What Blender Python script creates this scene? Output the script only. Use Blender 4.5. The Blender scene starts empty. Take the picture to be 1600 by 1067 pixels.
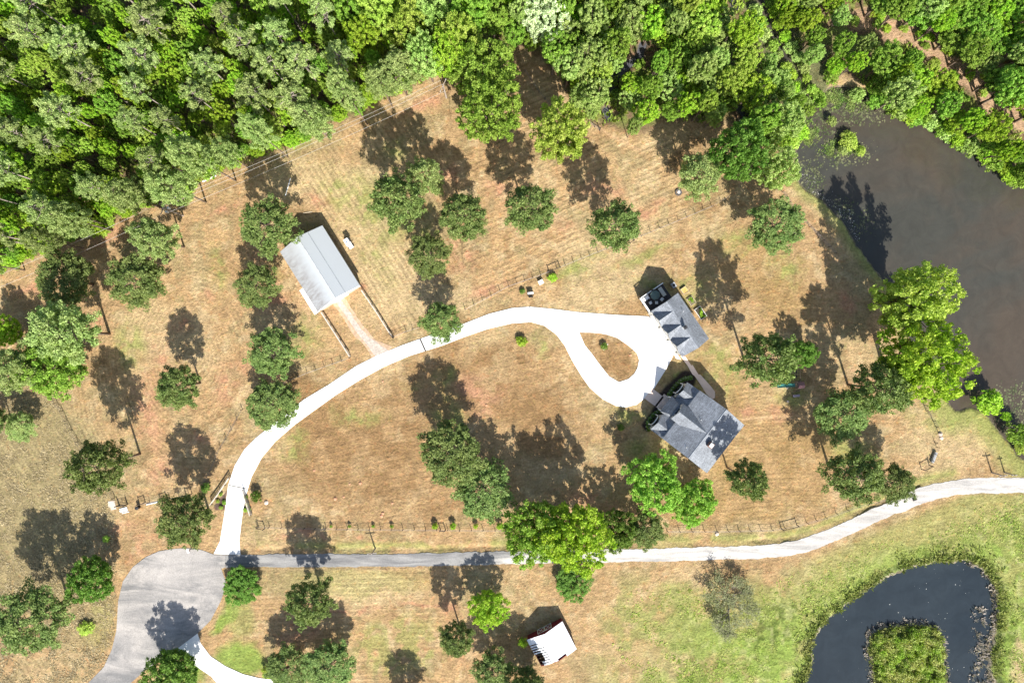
import bpy, math, random
import numpy as np

# ---------------------------------------------------------------- units: plan coordinates are in photo-plan units (S metres each)
S = 0.1125
HC = 1067.0                       # camera height in the same units
def W(px, py, h=0.0):
    """world point that stands at height h (units) and is seen over plan point px,py"""
    f = (HC - h) / HC
    return ((px - 800) * f * S, (533.5 - py) * f * S, h * S)
def G(px, py):                    # ground point
    return ((px - 800) * S, (533.5 - py) * S)

scene = bpy.context.scene
COL = scene.collection
# ---------------------------------------------------------------- camera
cam_d = bpy.data.cameras.new("camera"); cam = bpy.data.objects.new("camera", cam_d); COL.objects.link(cam)
cam_d.lens = 24.0; cam_d.sensor_width = 36.0; cam_d.clip_end = 20000; cam_d.clip_start = 0.5
cam.location = (0, 0, HC * S); cam.rotation_euler = (0, 0, 0)
scene.camera = cam
# ---------------------------------------------------------------- light
EL = math.atan(1 / 1.1); SX, SY = 0.30, -0.954
AZ = math.atan2(SX, SY)
world = bpy.data.worlds.new("World"); scene.world = world; world.use_nodes = True
wn = world.node_tree
for n in list(wn.nodes): wn.nodes.remove(n)
sky = wn.nodes.new("ShaderNodeTexSky"); sky.sky_type = 'NISHITA'; sky.sun_disc = False
sky.sun_elevation = EL; sky.sun_rotation = AZ; sky.air_density = 1.0; sky.dust_density = 1.5
bg = wn.nodes.new("ShaderNodeBackground"); bg.inputs[1].default_value = 0.10
wo = wn.nodes.new("ShaderNodeOutputWorld")
wn.links.new(sky.outputs[0], bg.inputs[0]); wn.links.new(bg.outputs[0], wo.inputs[0])
sd = bpy.data.lights.new("sun", 'SUN'); sd.energy = 4.6; sd.angle = math.radians(0.5); sd.color = (1.0, 0.965, 0.90)
so = bpy.data.objects.new("sun", sd); COL.objects.link(so)
ce = math.cos(EL)
from mathutils import Vector, Matrix
so.rotation_euler = Vector((SX * ce, SY * ce, math.sin(EL))).to_track_quat('Z', 'Y').to_euler()
scene.view_settings.view_transform = 'Standard'; scene.view_settings.look = 'None'
scene.view_settings.exposure = 1.03; scene.view_settings.gamma = 1.0
scene.render.engine = 'CYCLES'
scene.cycles.max_bounces = 6; scene.cycles.diffuse_bounces = 3; scene.cycles.transmission_bounces = 3
scene.cycles.transparent_max_bounces = 4; scene.cycles.caustics_reflective = False; scene.cycles.caustics_refractive = False

# ---------------------------------------------------------------- node helpers
def mat(name):
    m = bpy.data.materials.new(name); m.use_nodes = True
    nt = m.node_tree
    b = nt.nodes["Principled BSDF"]
    b.inputs["Specular IOR Level"].default_value = 0.25
    return m, nt, b
def N(nt, t, **kw):
    n = nt.nodes.new(t)
    for k, v in kw.items(): setattr(n, k, v)
    return n
def noise(nt, vec, scale, detail=4, rough=0.6, dist=0.0):
    n = N(nt, "ShaderNodeTexNoise"); n.inputs["Scale"].default_value = scale; n.inputs["Detail"].default_value = detail
    n.inputs["Roughness"].default_value = rough; n.inputs["Distortion"].default_value = dist
    if vec: nt.links.new(vec, n.inputs["Vector"])
    return n
def maprange(nt, val, a, b, c, d):
    n = N(nt, "ShaderNodeMapRange"); nt.links.new(val, n.inputs[0])
    for i, v in zip((1, 2, 3, 4), (a, b, c, d)): n.inputs[i].default_value = v
    return n.outputs[0]
def mixc(nt, fac, a, b, mode='MIX'):
    n = N(nt, "ShaderNodeMix", data_type='RGBA', blend_type=mode)
    if isinstance(fac, (int, float)): n.inputs[0].default_value = fac
    else: nt.links.new(fac, n.inputs[0])
    for i, v in ((6, a), (7, b)):
        if isinstance(v, tuple): n.inputs[i].default_value = (*v[:3], 1)
        else: nt.links.new(v, n.inputs[i])
    return n.outputs[2]
def mth(nt, op, a, b=None, c=None):
    n = N(nt, "ShaderNodeMath", operation=op)
    for i, v in enumerate((a, b, c)):
        if v is None: continue
        if isinstance(v, (int, float)): n.inputs[i].default_value = v
        else: nt.links.new(v, n.inputs[i])
    return n.outputs[0]
def bump(nt, b, h, strength=0.4, dist=0.05):
    n = N(nt, "ShaderNodeBump"); n.inputs["Strength"].default_value = strength; n.inputs["Distance"].default_value = dist
    nt.links.new(h, n.inputs["Height"]); nt.links.new(n.outputs[0], b.inputs["Normal"])
def gray(nt, v):
    n = N(nt, "ShaderNodeCombineColor")
    for i in range(3): nt.links.new(v, n.inputs[i])
    return n.outputs[0]
def coords(nt, kind="Object"):
    return N(nt, "ShaderNodeTexCoord").outputs[kind]
def simple(name, col, rough=0.7, var=0.25, scale=3.0, metallic=0.0, bmp=0.0):
    m, nt, b = mat(name)
    c = coords(nt); n = noise(nt, c, scale, 5)
    f = maprange(nt, n.outputs[0], 0.3, 0.7, 1 - var, 1 + var)
    nt.links.new(mixc(nt, 1.0, tuple(col), gray(nt, f), 'MULTIPLY'), b.inputs["Base Color"])
    b.inputs["Roughness"].default_value = rough; b.inputs["Metallic"].default_value = metallic
    if bmp: bump(nt, b, n.outputs[0], 0.5, bmp)
    return m

# ---------------------------------------------------------------- mesh helpers
def tag(o, label=None, cat=None, group=None, kind=None):
    if label: o["label"] = label
    if cat: o["category"] = cat
    if group: o["group"] = group
    if kind: o["kind"] = kind
    return o
def np_mesh(name, V, F, m, smooth=False):
    V = np.asarray(V, dtype=np.float32); F = np.asarray(F, dtype=np.int32)
    me = bpy.data.meshes.new(name)
    me.vertices.add(len(V)); me.vertices.foreach_set("co", V.ravel())
    k = F.shape[1]
    me.loops.add(F.size); me.loops.foreach_set("vertex_index", F.ravel())
    me.polygons.add(len(F)); me.polygons.foreach_set("loop_start", np.arange(0, F.size, k, dtype=np.int32))
    if smooth: me.polygons.foreach_set("use_smooth", np.ones(len(F), dtype=bool))
    me.update(calc_edges=True)
    if m: me.materials.append(m)
    return me
def link(name, me, parent=None, loc=None):
    o = bpy.data.objects.new(name, me); COL.objects.link(o)
    if parent: o.parent = parent
    if loc: o.location = loc
    return o
def empty(name, loc, rz=0.0):
    o = bpy.data.objects.new(name, None); COL.objects.link(o); o.location = loc; o.rotation_euler = (0, 0, rz)
    o.empty_display_size = 0.3
    return o
class MB:
    """collects faces of one part"""
    def __init__(s): s.v = []; s.f = []
    def poly(s, pts):
        k = len(s.v); s.v += [tuple(p) for p in pts]; s.f.append(tuple(range(k, k + len(pts)))); return s
    def hexa(s, b, t):           # bottom 4 pts, top 4 pts
        k = len(s.v); s.v += [tuple(p) for p in b] + [tuple(p) for p in t]
        s.f += [(k+3, k+2, k+1, k), (k+4, k+5, k+6, k+7)]
        for i in range(4):
            j = (i + 1) % 4; s.f.append((k+i, k+j, k+4+j, k+4+i))
        return s
    def box(s, x0, x1, y0, y1, z0, z1, M=None):
        b = [(x0,y0,z0),(x1,y0,z0),(x1,y1,z0),(x0,y1,z0)]; t = [(x0,y0,z1),(x1,y0,z1),(x1,y1,z1),(x0,y1,z1)]
        if M is not None: b = [tuple(M @ Vector(p)) for p in b]; t = [tuple(M @ Vector(p)) for p in t]
        return s.hexa(b, t)
    def slab(s, pts, th):        # planar polygon given thickness downward
        k = len(s.v); n = len(pts)
        s.v += [tuple(p) for p in pts] + [(p[0], p[1], p[2] - th) for p in pts]
        s.f.append(tuple(range(k, k+n))); s.f.append(tuple(range(k+2*n-1, k+n-1, -1)))
        for i in range(n):
            j = (i+1) % n; s.f.append((k+j, k+i, k+n+i, k+n+j))
        return s
    def tube(s, pts, rad, seg=6):
        pts = [Vector(p) for p in pts]; rings = []
        if isinstance(rad, (int, float)): rad = [rad] * len(pts)
        for i, p in enumerate(pts):
            d = (pts[min(i+1, len(pts)-1)] - pts[max(i-1, 0)]).normalized()
            a = Vector((0, 0, 1)) if abs(d.z) < 0.9 else Vector((1, 0, 0))
            u = d.cross(a).normalized(); w = d.cross(u)
            k = len(s.v)
            for j in range(seg):
                t = 2 * math.pi * j / seg
                s.v.append(tuple(p + (u * math.cos(t) + w * math.sin(t)) * rad[i]))
            rings.append(k)
        for a, b in zip(rings, rings[1:]):
            for j in range(seg):
                j2 = (j + 1) % seg; s.f.append((a+j, a+j2, b+j2, b+j))
        s.f.append(tuple(range(rings[0], rings[0]+seg))[::-1]); s.f.append(tuple(range(rings[-1], rings[-1]+seg)))
        return s
    def lathe(s, prof, cx=0, cy=0, seg=14):
        k0 = len(s.v)
        for r, z in prof:
            for j in range(seg):
                t = 2*math.pi*j/seg; s.v.append((cx + r*math.cos(t), cy + r*math.sin(t), z))
        for i in range(len(prof)-1):
            for j in range(seg):
                j2 = (j+1) % seg; a = k0+i*seg; b = a+seg
                s.f.append((a+j, a+j2, b+j2, b+j))
        s.f.append(tuple(range(k0, k0+seg))[::-1]); s.f.append(tuple(range(k0+(len(prof)-1)*seg, k0+len(prof)*seg)))
        return s
    def mesh(s, name, m, smooth=False):
        me = bpy.data.meshes.new(name); me.from_pydata(s.v, [], s.f); me.update()
        if m: me.materials.append(m)
        if smooth: me.polygons.foreach_set("use_smooth", np.ones(len(me.polygons), dtype=bool))
        return me
    def build(s, name, m, parent=None, smooth=False):
        return link(name, s.mesh(name, m, smooth), parent)

# ---------------------------------------------------------------- numpy noise and plan geometry
def vnoise(x, y, scale, seed):
    r = np.random.RandomState(seed); T = r.rand(256, 256).astype(np.float32)
    u = x / scale; v = y / scale
    iu = np.floor(u).astype(int); iv = np.floor(v).astype(int)
    fu = u - iu; fv = v - iv; fu = fu*fu*(3-2*fu); fv = fv*fv*(3-2*fv)
    g = lambda a, b: T[a & 255, b & 255]
    return (g(iu,iv)*(1-fu)*(1-fv)+g(iu+1,iv)*fu*(1-fv)+g(iu,iv+1)*(1-fu)*fv+g(iu+1,iv+1)*fu*fv)
def fbm(x, y, scale, seed, oct=4):
    t = 0; a = 1; tot = 0
    for i in range(oct):
        t = t + a*vnoise(x, y, scale/2**i, seed+i); tot += a; a *= 0.55
    return t/tot
def seg_dist(x, y, P, closed=False):
    d = np.full(np.shape(x), 1e9); P = list(P)
    if closed: P = P + [P[0]]
    for (x0, y0), (x1, y1) in zip(P, P[1:]):
        dx, dy = x1-x0, y1-y0; L = dx*dx+dy*dy+1e-9
        t = np.clip(((x-x0)*dx+(y-y0)*dy)/L, 0, 1)
        d = np.minimum(d, np.hypot(x-(x0+t*dx), y-(y0+t*dy)))
    return d
def inside(x, y, P):
    r = np.zeros(np.shape(x), dtype=bool); n = len(P)
    for i in range(n):
        x0, y0 = P[i]; x1, y1 = P[(i+1) % n]
        if y0 == y1: continue
        c = ((y0 > y) != (y1 > y)) & (x < (x1-x0)*(y-y0)/(y1-y0)+x0)
        r ^= c
    return r
def sdf(x, y, P):                  # negative inside
    d = seg_dist(x, y, P, True); return np.where(inside(x, y, P), -d, d)
def smooth01(t): t = np.clip(t, 0, 1); return t*t*(3-2*t)
def spline(P, n=8, closed=False):
    P = [np.array(p, float) for p in P]; out = []
    m = len(P); rng = range(m if closed else m-1)
    for i in rng:
        p0 = P[(i-1) % m] if closed or i > 0 else P[0]*2-P[1]
        p1 = P[i]; p2 = P[(i+1) % m]
        p3 = P[(i+2) % m] if closed or i+2 < m else P[-1]*2-P[-2]
        for k in range(n):
            t = k/n
            out.append(tuple(0.5*((2*p1)+(-p0+p2)*t+(2*p0-5*p1+4*p2-p3)*t*t+(-p0+3*p1-3*p2+p3)*t**3)))
    if not closed: out.append(tuple(P[-1]))
    return out

# ---------------------------------------------------------------- plan outlines
POND = [(1248,225),(1246,262),(1256,290),(1290,316),(1318,345),(1343,385),(1372,425),(1392,452),(1410,500),(1440,560),(1470,600),(1487,632),(1500,641),(1520,634),(1545,648),
        (1560,668),(1578,690),(1600,718),(1640,740),(1800,730),(1850,400),(1800,330),(1640,300),(1600,283),(1560,255),(1520,232),(1490,210),(1460,186),(1430,178),(1400,176),(1385,158),(1340,140),(1310,134),(1285,150),(1262,180),(1258,200)]
POND = spline(POND, 3, True)
CREEK = [(1180,-60),(1190,0),(1205,40),(1225,80),(1245,115),(1262,150),(1280,170)]
SWAMP = [[(1005,70),(1000,90),(985,98),(960,120),(955,140)],[(1155,165),(1168,180),(1160,195)],[(948,172),(952,180)],[(1145,0),(1150,10)]]
POND2 = spline([(1268,1110),(1270,1040),(1273,1000),(1295,970),(1335,938),(1385,905),(1430,886),(1490,878),(1520,880),(1545,900),(1558,930),(1556,985),(1546,1040),(1546,1110)], 4, True)
ISLE = spline([(1375,1120),(1366,1060),(1358,1020),(1360,995),(1385,980),(1430,976),(1462,980),(1474,1000),(1476,1040),(1474,1120)], 4, True)
DRIVE = [(334,865),(344,845),(351.6,797),(356.7,757.6),(367,727),(382,702),(400,684),(425,664),(450,643),(476,623.5),(514,600.7),(557,571.6),(590,555),(627,540),(660.6,528),(726,505.4),(764,490.5),(800,481.5),(828,479.5),(865,483),(901,487.6),(960,492),(1012,494.4),
         (1024,503),(1064,562),(1056,560),(1053,553),(1043,573),(1022.6,605.8),(1007.5,622),(995,632),(977,636.5),(962,634),(941.7,623.5),(921.4,605.8),(908.8,588),(893.6,562.8),(882.2,540),(869.6,523),(850.6,509),(830,503.3),(800,505.3),
         (762,514),(727,526),(691,540),(640,556),(600,573),(560,595),(525,617),(490,642),(460,664),(430,690),(409,715),(393,745),(384,775),(378,810),(374,845),(376,866)]
ISL2 = [(905,519.3),(914,539.6),(925,553),(936.6,569),(951.8,588),(967,597),(982,592),(991,584),(996,575.4),(998.6,562.8),(994.8,551.4),(982,540),(964.5,528),(949.3,523),(936.6,520.5),(921.4,519.5)]
CUL = [(268,857.7),(285,856),(303.6,856.5),(318,860),(334,866),(346,889),(353,908),(350,924),(345,938.7),(329,969),(308.7,989),(268,1019.6),(227.7,1046),(205,1066),(150,1125),(80,1125),(162,1042),(174.6,1014.6),(182,984),(184.7,938.7),(192,908),(207.5,885.6),(227.7,870),(248,861)]
DRIVE2 = [(268,1019.6),(308.7,989),(313.7,1004.5),(329,1024.7),(352,1040),(379.5,1052.5),(405,1058.9),(450,1064),(450,1110),(352,1110),(342,1070),(330,1056),(298.5,1034.8),(282,1025)]
ROADC = [(330,877),(400,876),(500,875.5),(600,875),(700,873.5),(800,871),(900,869),(1000,867.5),(1100,864.5),(1180,862),(1240,856),(1295,838),(1345,815),(1400,791),(1450,771),(1500,761),(1550,758),(1620,759),(1750,762)]
ROADC = spline(ROADC, 6)
BARNC = spline([(524,462),(543,490),(560,515),(580,537),(600,556)], 5)
FOREST1 = [(-700,470),(-60,450),(0,430),(30,418),(45,405),(75,398),(110,376),(140,372),(168,365),(176,348),(205,338),(235,325),(255,318),(290,312),(312,288),(345,272),(370,264),(400,250),(440,235),(475,226),(505,200),(535,192),(560,185),(580,165),(610,155),(640,140),(690,118),(705,90),(705,-60),(700,-500),(-700,-500)]
FOREST2 = [(700,-500),(700,60),(722,95),(770,90),(800,70),(822,82),(850,98),(872,120),(882,150),(905,170),(925,195),(962,206),(1005,214),(1035,196),(1080,190),(1115,196),(1135,190),(1180,215),(1215,235),(1245,228),(1265,192),(1255,150),(1230,120),(1205,80),(1185,40),(1180,-10),(1180,-500)]
FOREST3 = [(1225,-500),(1215,10),(1232,50),(1262,95),(1300,112),(1345,132),(1380,150),(1395,178),(1432,190),(1460,178),(1480,205),(1520,228),(1560,255),(1605,290),(1640,300),(1800,340),(1900,340),(1900,-500)]
CLEAR = spline([(1345,28),(1375,38),(1410,48),(1445,66),(1480,95),(1505,115),(1535,148),(1570,172),(1620,200),(1700,240)], 4)

# ---------------------------------------------------------------- ground
def make_ground():
    fine_x = np.arange(-80, 1681, 2.2); fine_y = np.arange(-80, 1148, 2.2)
    ox = np.array([20, 50, 100, 180, 300, 500, 900, 1600, 3000, 6000, 12000.])
    xs = np.concatenate([-80-ox[::-1], fine_x, fine_x[-1]+ox]); ys = np.concatenate([-80-ox[::-1], fine_y, fine_y[-1]+ox])
    X, Y = np.meshgrid(xs, ys); X = X.astype(np.float64); Y = Y.astype(np.float64)
    wx = X + (fbm(X, Y, 40, 11)-.5)*36; wy = Y + (fbm(X, Y, 40, 21)-.5)*36
    fx = X + (fbm(X, Y, 12, 31)-.5)*7; fy = Y + (fbm(X, Y, 12, 41)-.5)*7
    # --- height
    dP = sdf(fx, fy, POND)
    dC = seg_dist(fx, fy, CREEK)-3.5; dS = np.min([seg_dist(fx, fy, s)-6 for s in SWAMP], axis=0)
    d2 = np.maximum(sdf(fx, fy, POND2), -sdf(fx, fy, ISLE))+(fbm(X, Y, 7, 515, 3)-.5)*7
    dw = np.minimum(np.minimum(dP, d2), np.minimum(dC, dS))
    Z = -1.3*smooth01((8-dw)/22.0)
    dr = seg_dist(X, Y, ROADC)
    north = seg_dist(X, Y, [(p[0], p[1]-17) for p in ROADC])
    ditch = 0.30*np.exp(-(north/4.0)**2)*((X > 400) & (X < 1440))*smooth01((fbm(X, Y, 60, 5)-.3)*4)
    Z = Z-ditch+0.05*(fbm(X, Y, 30, 77)-.5)
    far = np.maximum(np.abs(X-800)-900, np.abs(Y-533)-650)
    # --- colours
    tan = np.array([.355,.234,.118]); pale = np.array([.41,.305,.165]); brown = np.array([.245,.150,.070]); red = np.array([.40,.215,.125])
    green = np.array([.235,.250,.075]); lush = np.array([.185,.255,.050]); hay = np.array([.260,.208,.105]); floor = np.array([.13,.09,.055]); orange = np.array([.285,.185,.080])
    pinky = np.array([.34,.225,.15]); mud = np.array([.14,.115,.085])
    C = np.broadcast_to(tan, X.shape+(3,)).copy()
    def lay(c, m): 
        nonlocal C
        m = np.clip(m, 0, 1)[..., None]; C = C*(1-m)+c*m
    def blob(cx, cy, rx, ry, a=0.0, soft=0.5):
        ca, sa = math.cos(math.radians(a)), math.sin(math.radians(a))
        u = ((wx-cx)*ca+(wy-cy)*sa)/rx; v = (-(wx-cx)*sa+(wy-cy)*ca)/ry
        return smooth01((1.0-np.sqrt(u*u+v*v))/soft)
    n1 = fbm(X, Y, 70, 3); n2 = fbm(X, Y, 28, 8); n3 = fbm(X, Y, 12, 9)
    lay(pale, smooth01((n1-.52)*5)*.55)
    lay(hay, smooth01((n2-.50)*6)*.6); lay(brown, smooth01((fbm(X, Y, 22, 333)-.54)*6)*.45); lay(np.array([.46,.35,.20]), smooth01((fbm(X, Y, 16, 444)-.56)*7)*.5)
    for b in [(500,290,130,50,0),(620,440,80,80,30),(560,360,70,110,-30),(250,510,90,60,0),(700,470,90,30,0),(1290,290,50,60,0),(950,450,120,40,-20),(430,520,40,60,0),(1090,160,60,40,0),(950,380,120,40,-20),(560,920,120,40,0),(1480,690,90,60,0),(760,560,60,60,0)]:
        lay(pale, blob(*b[:5])*.7)
    for b in [(560,690,170,110,-10),(470,630,70,60,0),(640,780,130,60,0),(800,600,120,80,20),(860,680,80,60,0),(960,565,40,50,0),(690,600,90,80,0),(1080,250,60,40,0)]:
        lay(brown, blob(*b[:5])*(.5+.5*smooth01((n2-.42)*6)))
    for b in [(1170,690,90,130,0),(1130,790,130,45,0),(1260,720,60,100,0),(1180,420,90,60,20),(1000,790,60,40,0),(1230,480,60,60,0)]:
        lay(orange, blob(*b[:5])*(.45+.4*smooth01((n2-.42)*6)))
    lay(hay, blob(60,740,150,170)*.95); lay(hay, blob(30,880,130,110)*.9); lay(hay, blob(120,960,80,80)*.6); lay(hay, smooth01((-X)/100.)*(Y>560)*.9)
    for b in [(232,866,42,46,0),(405,395,28,24,0),(440,440,14,70,-20),(428,470,26,26,0),(45,450,40,18,-20),(165,300+80,90,30,-25),(330,460,26,14,0),(352,600,34,40,0),(375,570,30,24,0),
              (915,775,50,28,0),(960,800,60,20,0),(430,590,22,14,0),(426,475,30,30,0),(470,985,60,26,0),(700,950,26,44,0),(540,945,90,8,0),(660,946,60,6,0),(700,270,30,30,0),(860,350,60,26,20),(660,165,60,18,-25),
              (1330,470,26,26,0),(1345,590,26,26,0),(1230,640,40,20,0),(1165,640,40,14,0),(1300,740,30,14,0),(515,490,30,14,-30),(570,450,14,10,0),(535,420,14,90,-30),(720,1010,40,30,0),(200,830,50,20,0),(940,300,60,30,0),(720,400,30,40,0),(740,620,60,50,0),(760,450,60,16,-20),(285,500,30,40,0),(230,640,30,90,-10),(560,840,160,7,0),(470,835,70,8,0),(250,735,40,40,0),(130,500,40,20,0),(190,420,60,14,-30),(350,330,50,14,-30),(250,560,30,50,0),(310,690,40,20,0),(500,320,40,20,0),(780,300,40,40,0),(1010,330,60,20,-20),(1110,640,30,30,0)]:
        lay(red, blob(*b[:5], soft=.9)*(.22+.7*smooth01((n3-.43)*6)))
    for b in [(1085,455,50,45,0),(1060,600,60,30,45),(1120,560,50,40,0),(1060,590,50,40,0),(1020,655,30,30,0),(1135,600,30,50,30),(1090,600,40,40,0),(1060,640,60,50,0),(1150,380,60,30,0),(430,420,12,50,-30),(620,240,40,30,0),(480,525,40,40,0),(1030,440,60,20,0),(1490,660,100,40,10),(980,640,40,30,0),(1010,700,60,30,0),(640,340,40,70,-30),(590,410,20,60,-35),(450,640,30,20,0),(690,590,30,30,0),(640,600,30,14,0),(1230,420,50,40,0),(700,660,40,60,0),(580,330,50,90,-30),(520,300,30,60,-30),(470,220,40,30,-20),(200,540,40,50,0),(340,420,30,60,0),(900,420,80,20,-20),(1010,400,80,16,-22),(1240,600,40,60,0),(1330,700,60,30,0),(560,650,60,30,0),(460,700,30,40,0),(850,540,20,30,0)]:
        lay(green, blob(*b[:5], soft=.9)*(.2+.6*smooth01((n3-.42)*5)))
    lay(green, (np.exp(-((north-6)/7.0)**2)*(X > 400)*(X<1500)*.7*smooth01((n2-.35)*5)))
    # greener ground south of the lane, on both banks and round the cul-de-sac
    gm = smooth01((X-900)/260.)*smooth01((Y-(905-.32*np.clip(X-1200,0,500)))/70.)
    lay(green, gm*(.6+.4*smooth01((n2-.32)*5))); lay(green, smooth01((X-900)/90.)*smooth01((Y-885)/50.)*smooth01((n2-.40)*5)*.6); lay(green, smooth01((X-1180)/120.)*smooth01((Y-(890-.42*np.clip(X-1200,0,500)))/26.)*.65)
    lay(lush, smooth01((X-1000)/180.)*smooth01((Y-930)/70.)*smooth01((n2-.42)*6)*(.75))
    lay(lush, smooth01((60-d2)/50.)*smooth01((n2-.4)*5)*.7)
    lay(lush, smooth01((X-1180)/200.)*smooth01((Y-(930-.35*np.clip(X-1200,0,500)))/60.)*smooth01((n3-.5)*6)*.8)
    lay(green, blob(620,1010,110,60)*.6*smooth01((n3-.35)*5)); lay(green, blob(1060,930,60,30)*.4)
    lay(hay, blob(460,900,60,40)*.7); lay(green, blob(560,905,140,30)*.35)
    lay(lush, blob(345,965,34,14,-50)*.9); lay(lush, blob(370,1030,46,36)*.9); lay(lush, blob(270,1060,70,22,-20)*.9); lay(green, blob(370,960,30,50)*.6)
    lay(green, smooth01((26-np.abs(dP))/20.)*(X < 1420)*(Y > 240)*.8); lay(green, smooth01((50-dP)/40.)*(Y > 620)*.85)
    lay(green, blob(160,970,30,60)*.35); lay(pale, blob(1600,1040,24,60)*.9)
    nq = fbm(X, Y, 10, 717, 3); mead = smooth01((X-960)/200.)*smooth01((Y-(900-.36*np.clip(X-1200,0,500)))/70.)
    lay(lush*.42, mead*smooth01((nq-.56)*9)*smooth01((n1-.38)*6)*.75); lay(np.array([.36,.36,.15]), mead*smooth01((fbm(X, Y, 9, 727)-.57)*9)*.5)
    lay(np.array([.085,.11,.035]), smooth01((17-d2)/9.)*smooth01((d2-2)/3.)*smooth01((fbm(X, Y, 14, 737)-.33)*6)*.8)
    # swampy / forest floor
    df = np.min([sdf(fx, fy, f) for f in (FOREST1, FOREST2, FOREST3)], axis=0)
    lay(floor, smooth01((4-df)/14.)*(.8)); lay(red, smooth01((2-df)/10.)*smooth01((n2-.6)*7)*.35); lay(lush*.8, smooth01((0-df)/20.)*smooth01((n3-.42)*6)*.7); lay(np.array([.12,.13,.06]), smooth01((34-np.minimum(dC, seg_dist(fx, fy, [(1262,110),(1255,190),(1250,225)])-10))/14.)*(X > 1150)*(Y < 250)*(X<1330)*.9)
    dcl = seg_dist(wx, wy, CLEAR); lay(np.array([.40,.26,.16]), smooth01((24-dcl)/9.)*.95)
    lay(red, blob(5,165,36,14)*.8)
    # worn tracks and bare edges
    for line, wd in (([(1240,325),(1265,350),(1290,378),(1312,410)], 2.2), ([(820,110),(840,150),(870,180),(915,192),(960,215),(1000,235)], 2.0), ([(455,392),(462,430),(470,460),(484,500)], 3.0), ([(1240,650),(1160,655)], 2.5)):
        lay(np.array([.46,.30,.17]), np.exp(-(seg_dist(fx, fy, line)/wd)**2)*.8)
    lay(tan*.9+.02, np.exp(-((dr-12)/3.0)**2)*.5)
    ddr = sdf(X, Y, CUL); lay(np.array([.37,.24,.12]), np.exp(-((ddr-3)/5.)**2)*.6)
    # mud under water and at the brim
    lay(mud, smooth01((4.5-dw)/4.)); lay(np.array([.33,.29,.22]), np.exp(-((dw-1.5)/1.6)**2)*(d2 < 10)*smooth01((n3-.35)*6)*.8)
    lay(mud*.6, smooth01((-3-dw)/5.))
    # mulch beds
    lay(np.array([.05,.036,.03]), smooth01((18-seg_dist(fx, fy, [(1072,594),(1052,612),(1042,622)]))/6.)*(Y<630))
    lay(np.array([.05,.036,.03]), smooth01((12-seg_dist(fx, fy, [(1030,642),(1014,664)]))/4.))
    lay(np.array([.11,.075,.06]), smooth01((0-sdf(X, Y, [(356,762),(333,790),(334,798),(352,797)]))/2.)); lay(np.array([.11,.075,.06]), smooth01((0-sdf(X, Y, [(382,764),(395,802),(377,800)]))/2.))
    C *= (0.86+0.28*fbm(X, Y, 6, 55, 3))[..., None]
    C[far > 0] = C[far > 0]*.0+np.array([.10,.11,.045])
    # --- mowing phase: a real pattern of cut rows, as plan distance across the rows
    ph = np.zeros(X.shape); amp = np.zeros(X.shape)
    def rows(mask, p, a):
        nonlocal ph, amp
        ph = np.where(mask, p, ph); amp = np.where(mask, a, amp)
    rr = lambda cx, cy, ex, ey: np.sqrt(((X-cx)/ex)**2+((Y-cy)/ey)**2)
    rows(X > -1e9, Y+.18*X, .25)
    rows(sdf(X, Y, [(60,470),(240,360),(420,260),(480,560),(440,600),(340,720),(320,760),(180,790),(80,610)]) < 0, rr(300,560,.75,1)*1.0+14*fbm(X, Y, 60, 123), .5)
    rows(sdf(X, Y, [(440,240),(600,165),(700,140),(760,440),(610,525),(570,450),(505,350)]) < 0, (X*.848-Y*.53), .8)
    rows(sdf(X, Y, [(700,140),(820,90),(940,190),(1130,240),(1110,322),(730,485)]) < 0, (X*.40+Y*.915), .75)
    rows((sdf(X, Y, DRIVE) > 0) & (sdf(X, Y, [(400,720),(480,650),(560,600),(690,545),(830,505),(900,590),(960,640),(800,820),(390,830)]) < 0), X*.2+Y*.98, .35)
    rows(sdf(X, Y, [(1120,560),(1310,420),(1420,620),(1440,760),(1200,825),(1000,830),(1120,760)]) < 0, X*.02+Y+6*np.sin(X/60.), .45)
    rows((Y > 888) & (X > 380) & (X < 700), Y+.03*X, .5)
    rows(sdf(X, Y, [(-100,580),(80,612),(180,800),(180,1100),(-100,1100)]) < 0, X*.75-Y*.6+12*fbm(X, Y, 40, 91), .55)
    keep = smooth01(df/20.)*smooth01((dw-10)/20.)
    amp *= keep
    # --- mesh
    ny, nx = X.shape
    V = np.stack([(X-800)*S, (533.5-Y)*S, Z], -1).reshape(-1, 3)
    idx = np.arange(ny*nx).reshape(ny, nx)
    F = np.stack([idx[1:, :-1], idx[1:, 1:], idx[:-1, 1:], idx[:-1, :-1]], -1).reshape(-1, 4)
    m, nt, b = mat("ground_turf")
    me = np_mesh("ground", V, F, m, True)
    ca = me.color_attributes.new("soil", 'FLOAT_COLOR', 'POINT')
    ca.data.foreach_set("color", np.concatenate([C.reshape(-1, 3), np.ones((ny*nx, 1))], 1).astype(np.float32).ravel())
    a = me.attributes.new("row", 'FLOAT', 'POINT'); a.data.foreach_set("value", ph.astype(np.float32).ravel())
    a = me.attributes.new("rowamp", 'FLOAT', 'POINT'); a.data.foreach_set("value", amp.astype(np.float32).ravel())
    c = coords(nt)
    att = N(nt, "ShaderNodeAttribute", attribute_name="soil"); at2 = N(nt, "ShaderNodeAttribute", attribute_name="row"); at3 = N(nt, "ShaderNodeAttribute", attribute_name="rowamp")
    nA = noise(nt, c, 0.55, 6, .65, .6); nB = noise(nt, c, 2.6, 5, .75); nC = noise(nt, c, 0.13, 4)
    rowp = mth(nt, 'ADD', at2.outputs["Fac"], mth(nt, 'MULTIPLY', nA.outputs[0], 5.0))
    s1 = mth(nt, 'SINE', mth(nt, 'MULTIPLY', rowp, 2*math.pi/8.5))
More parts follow.
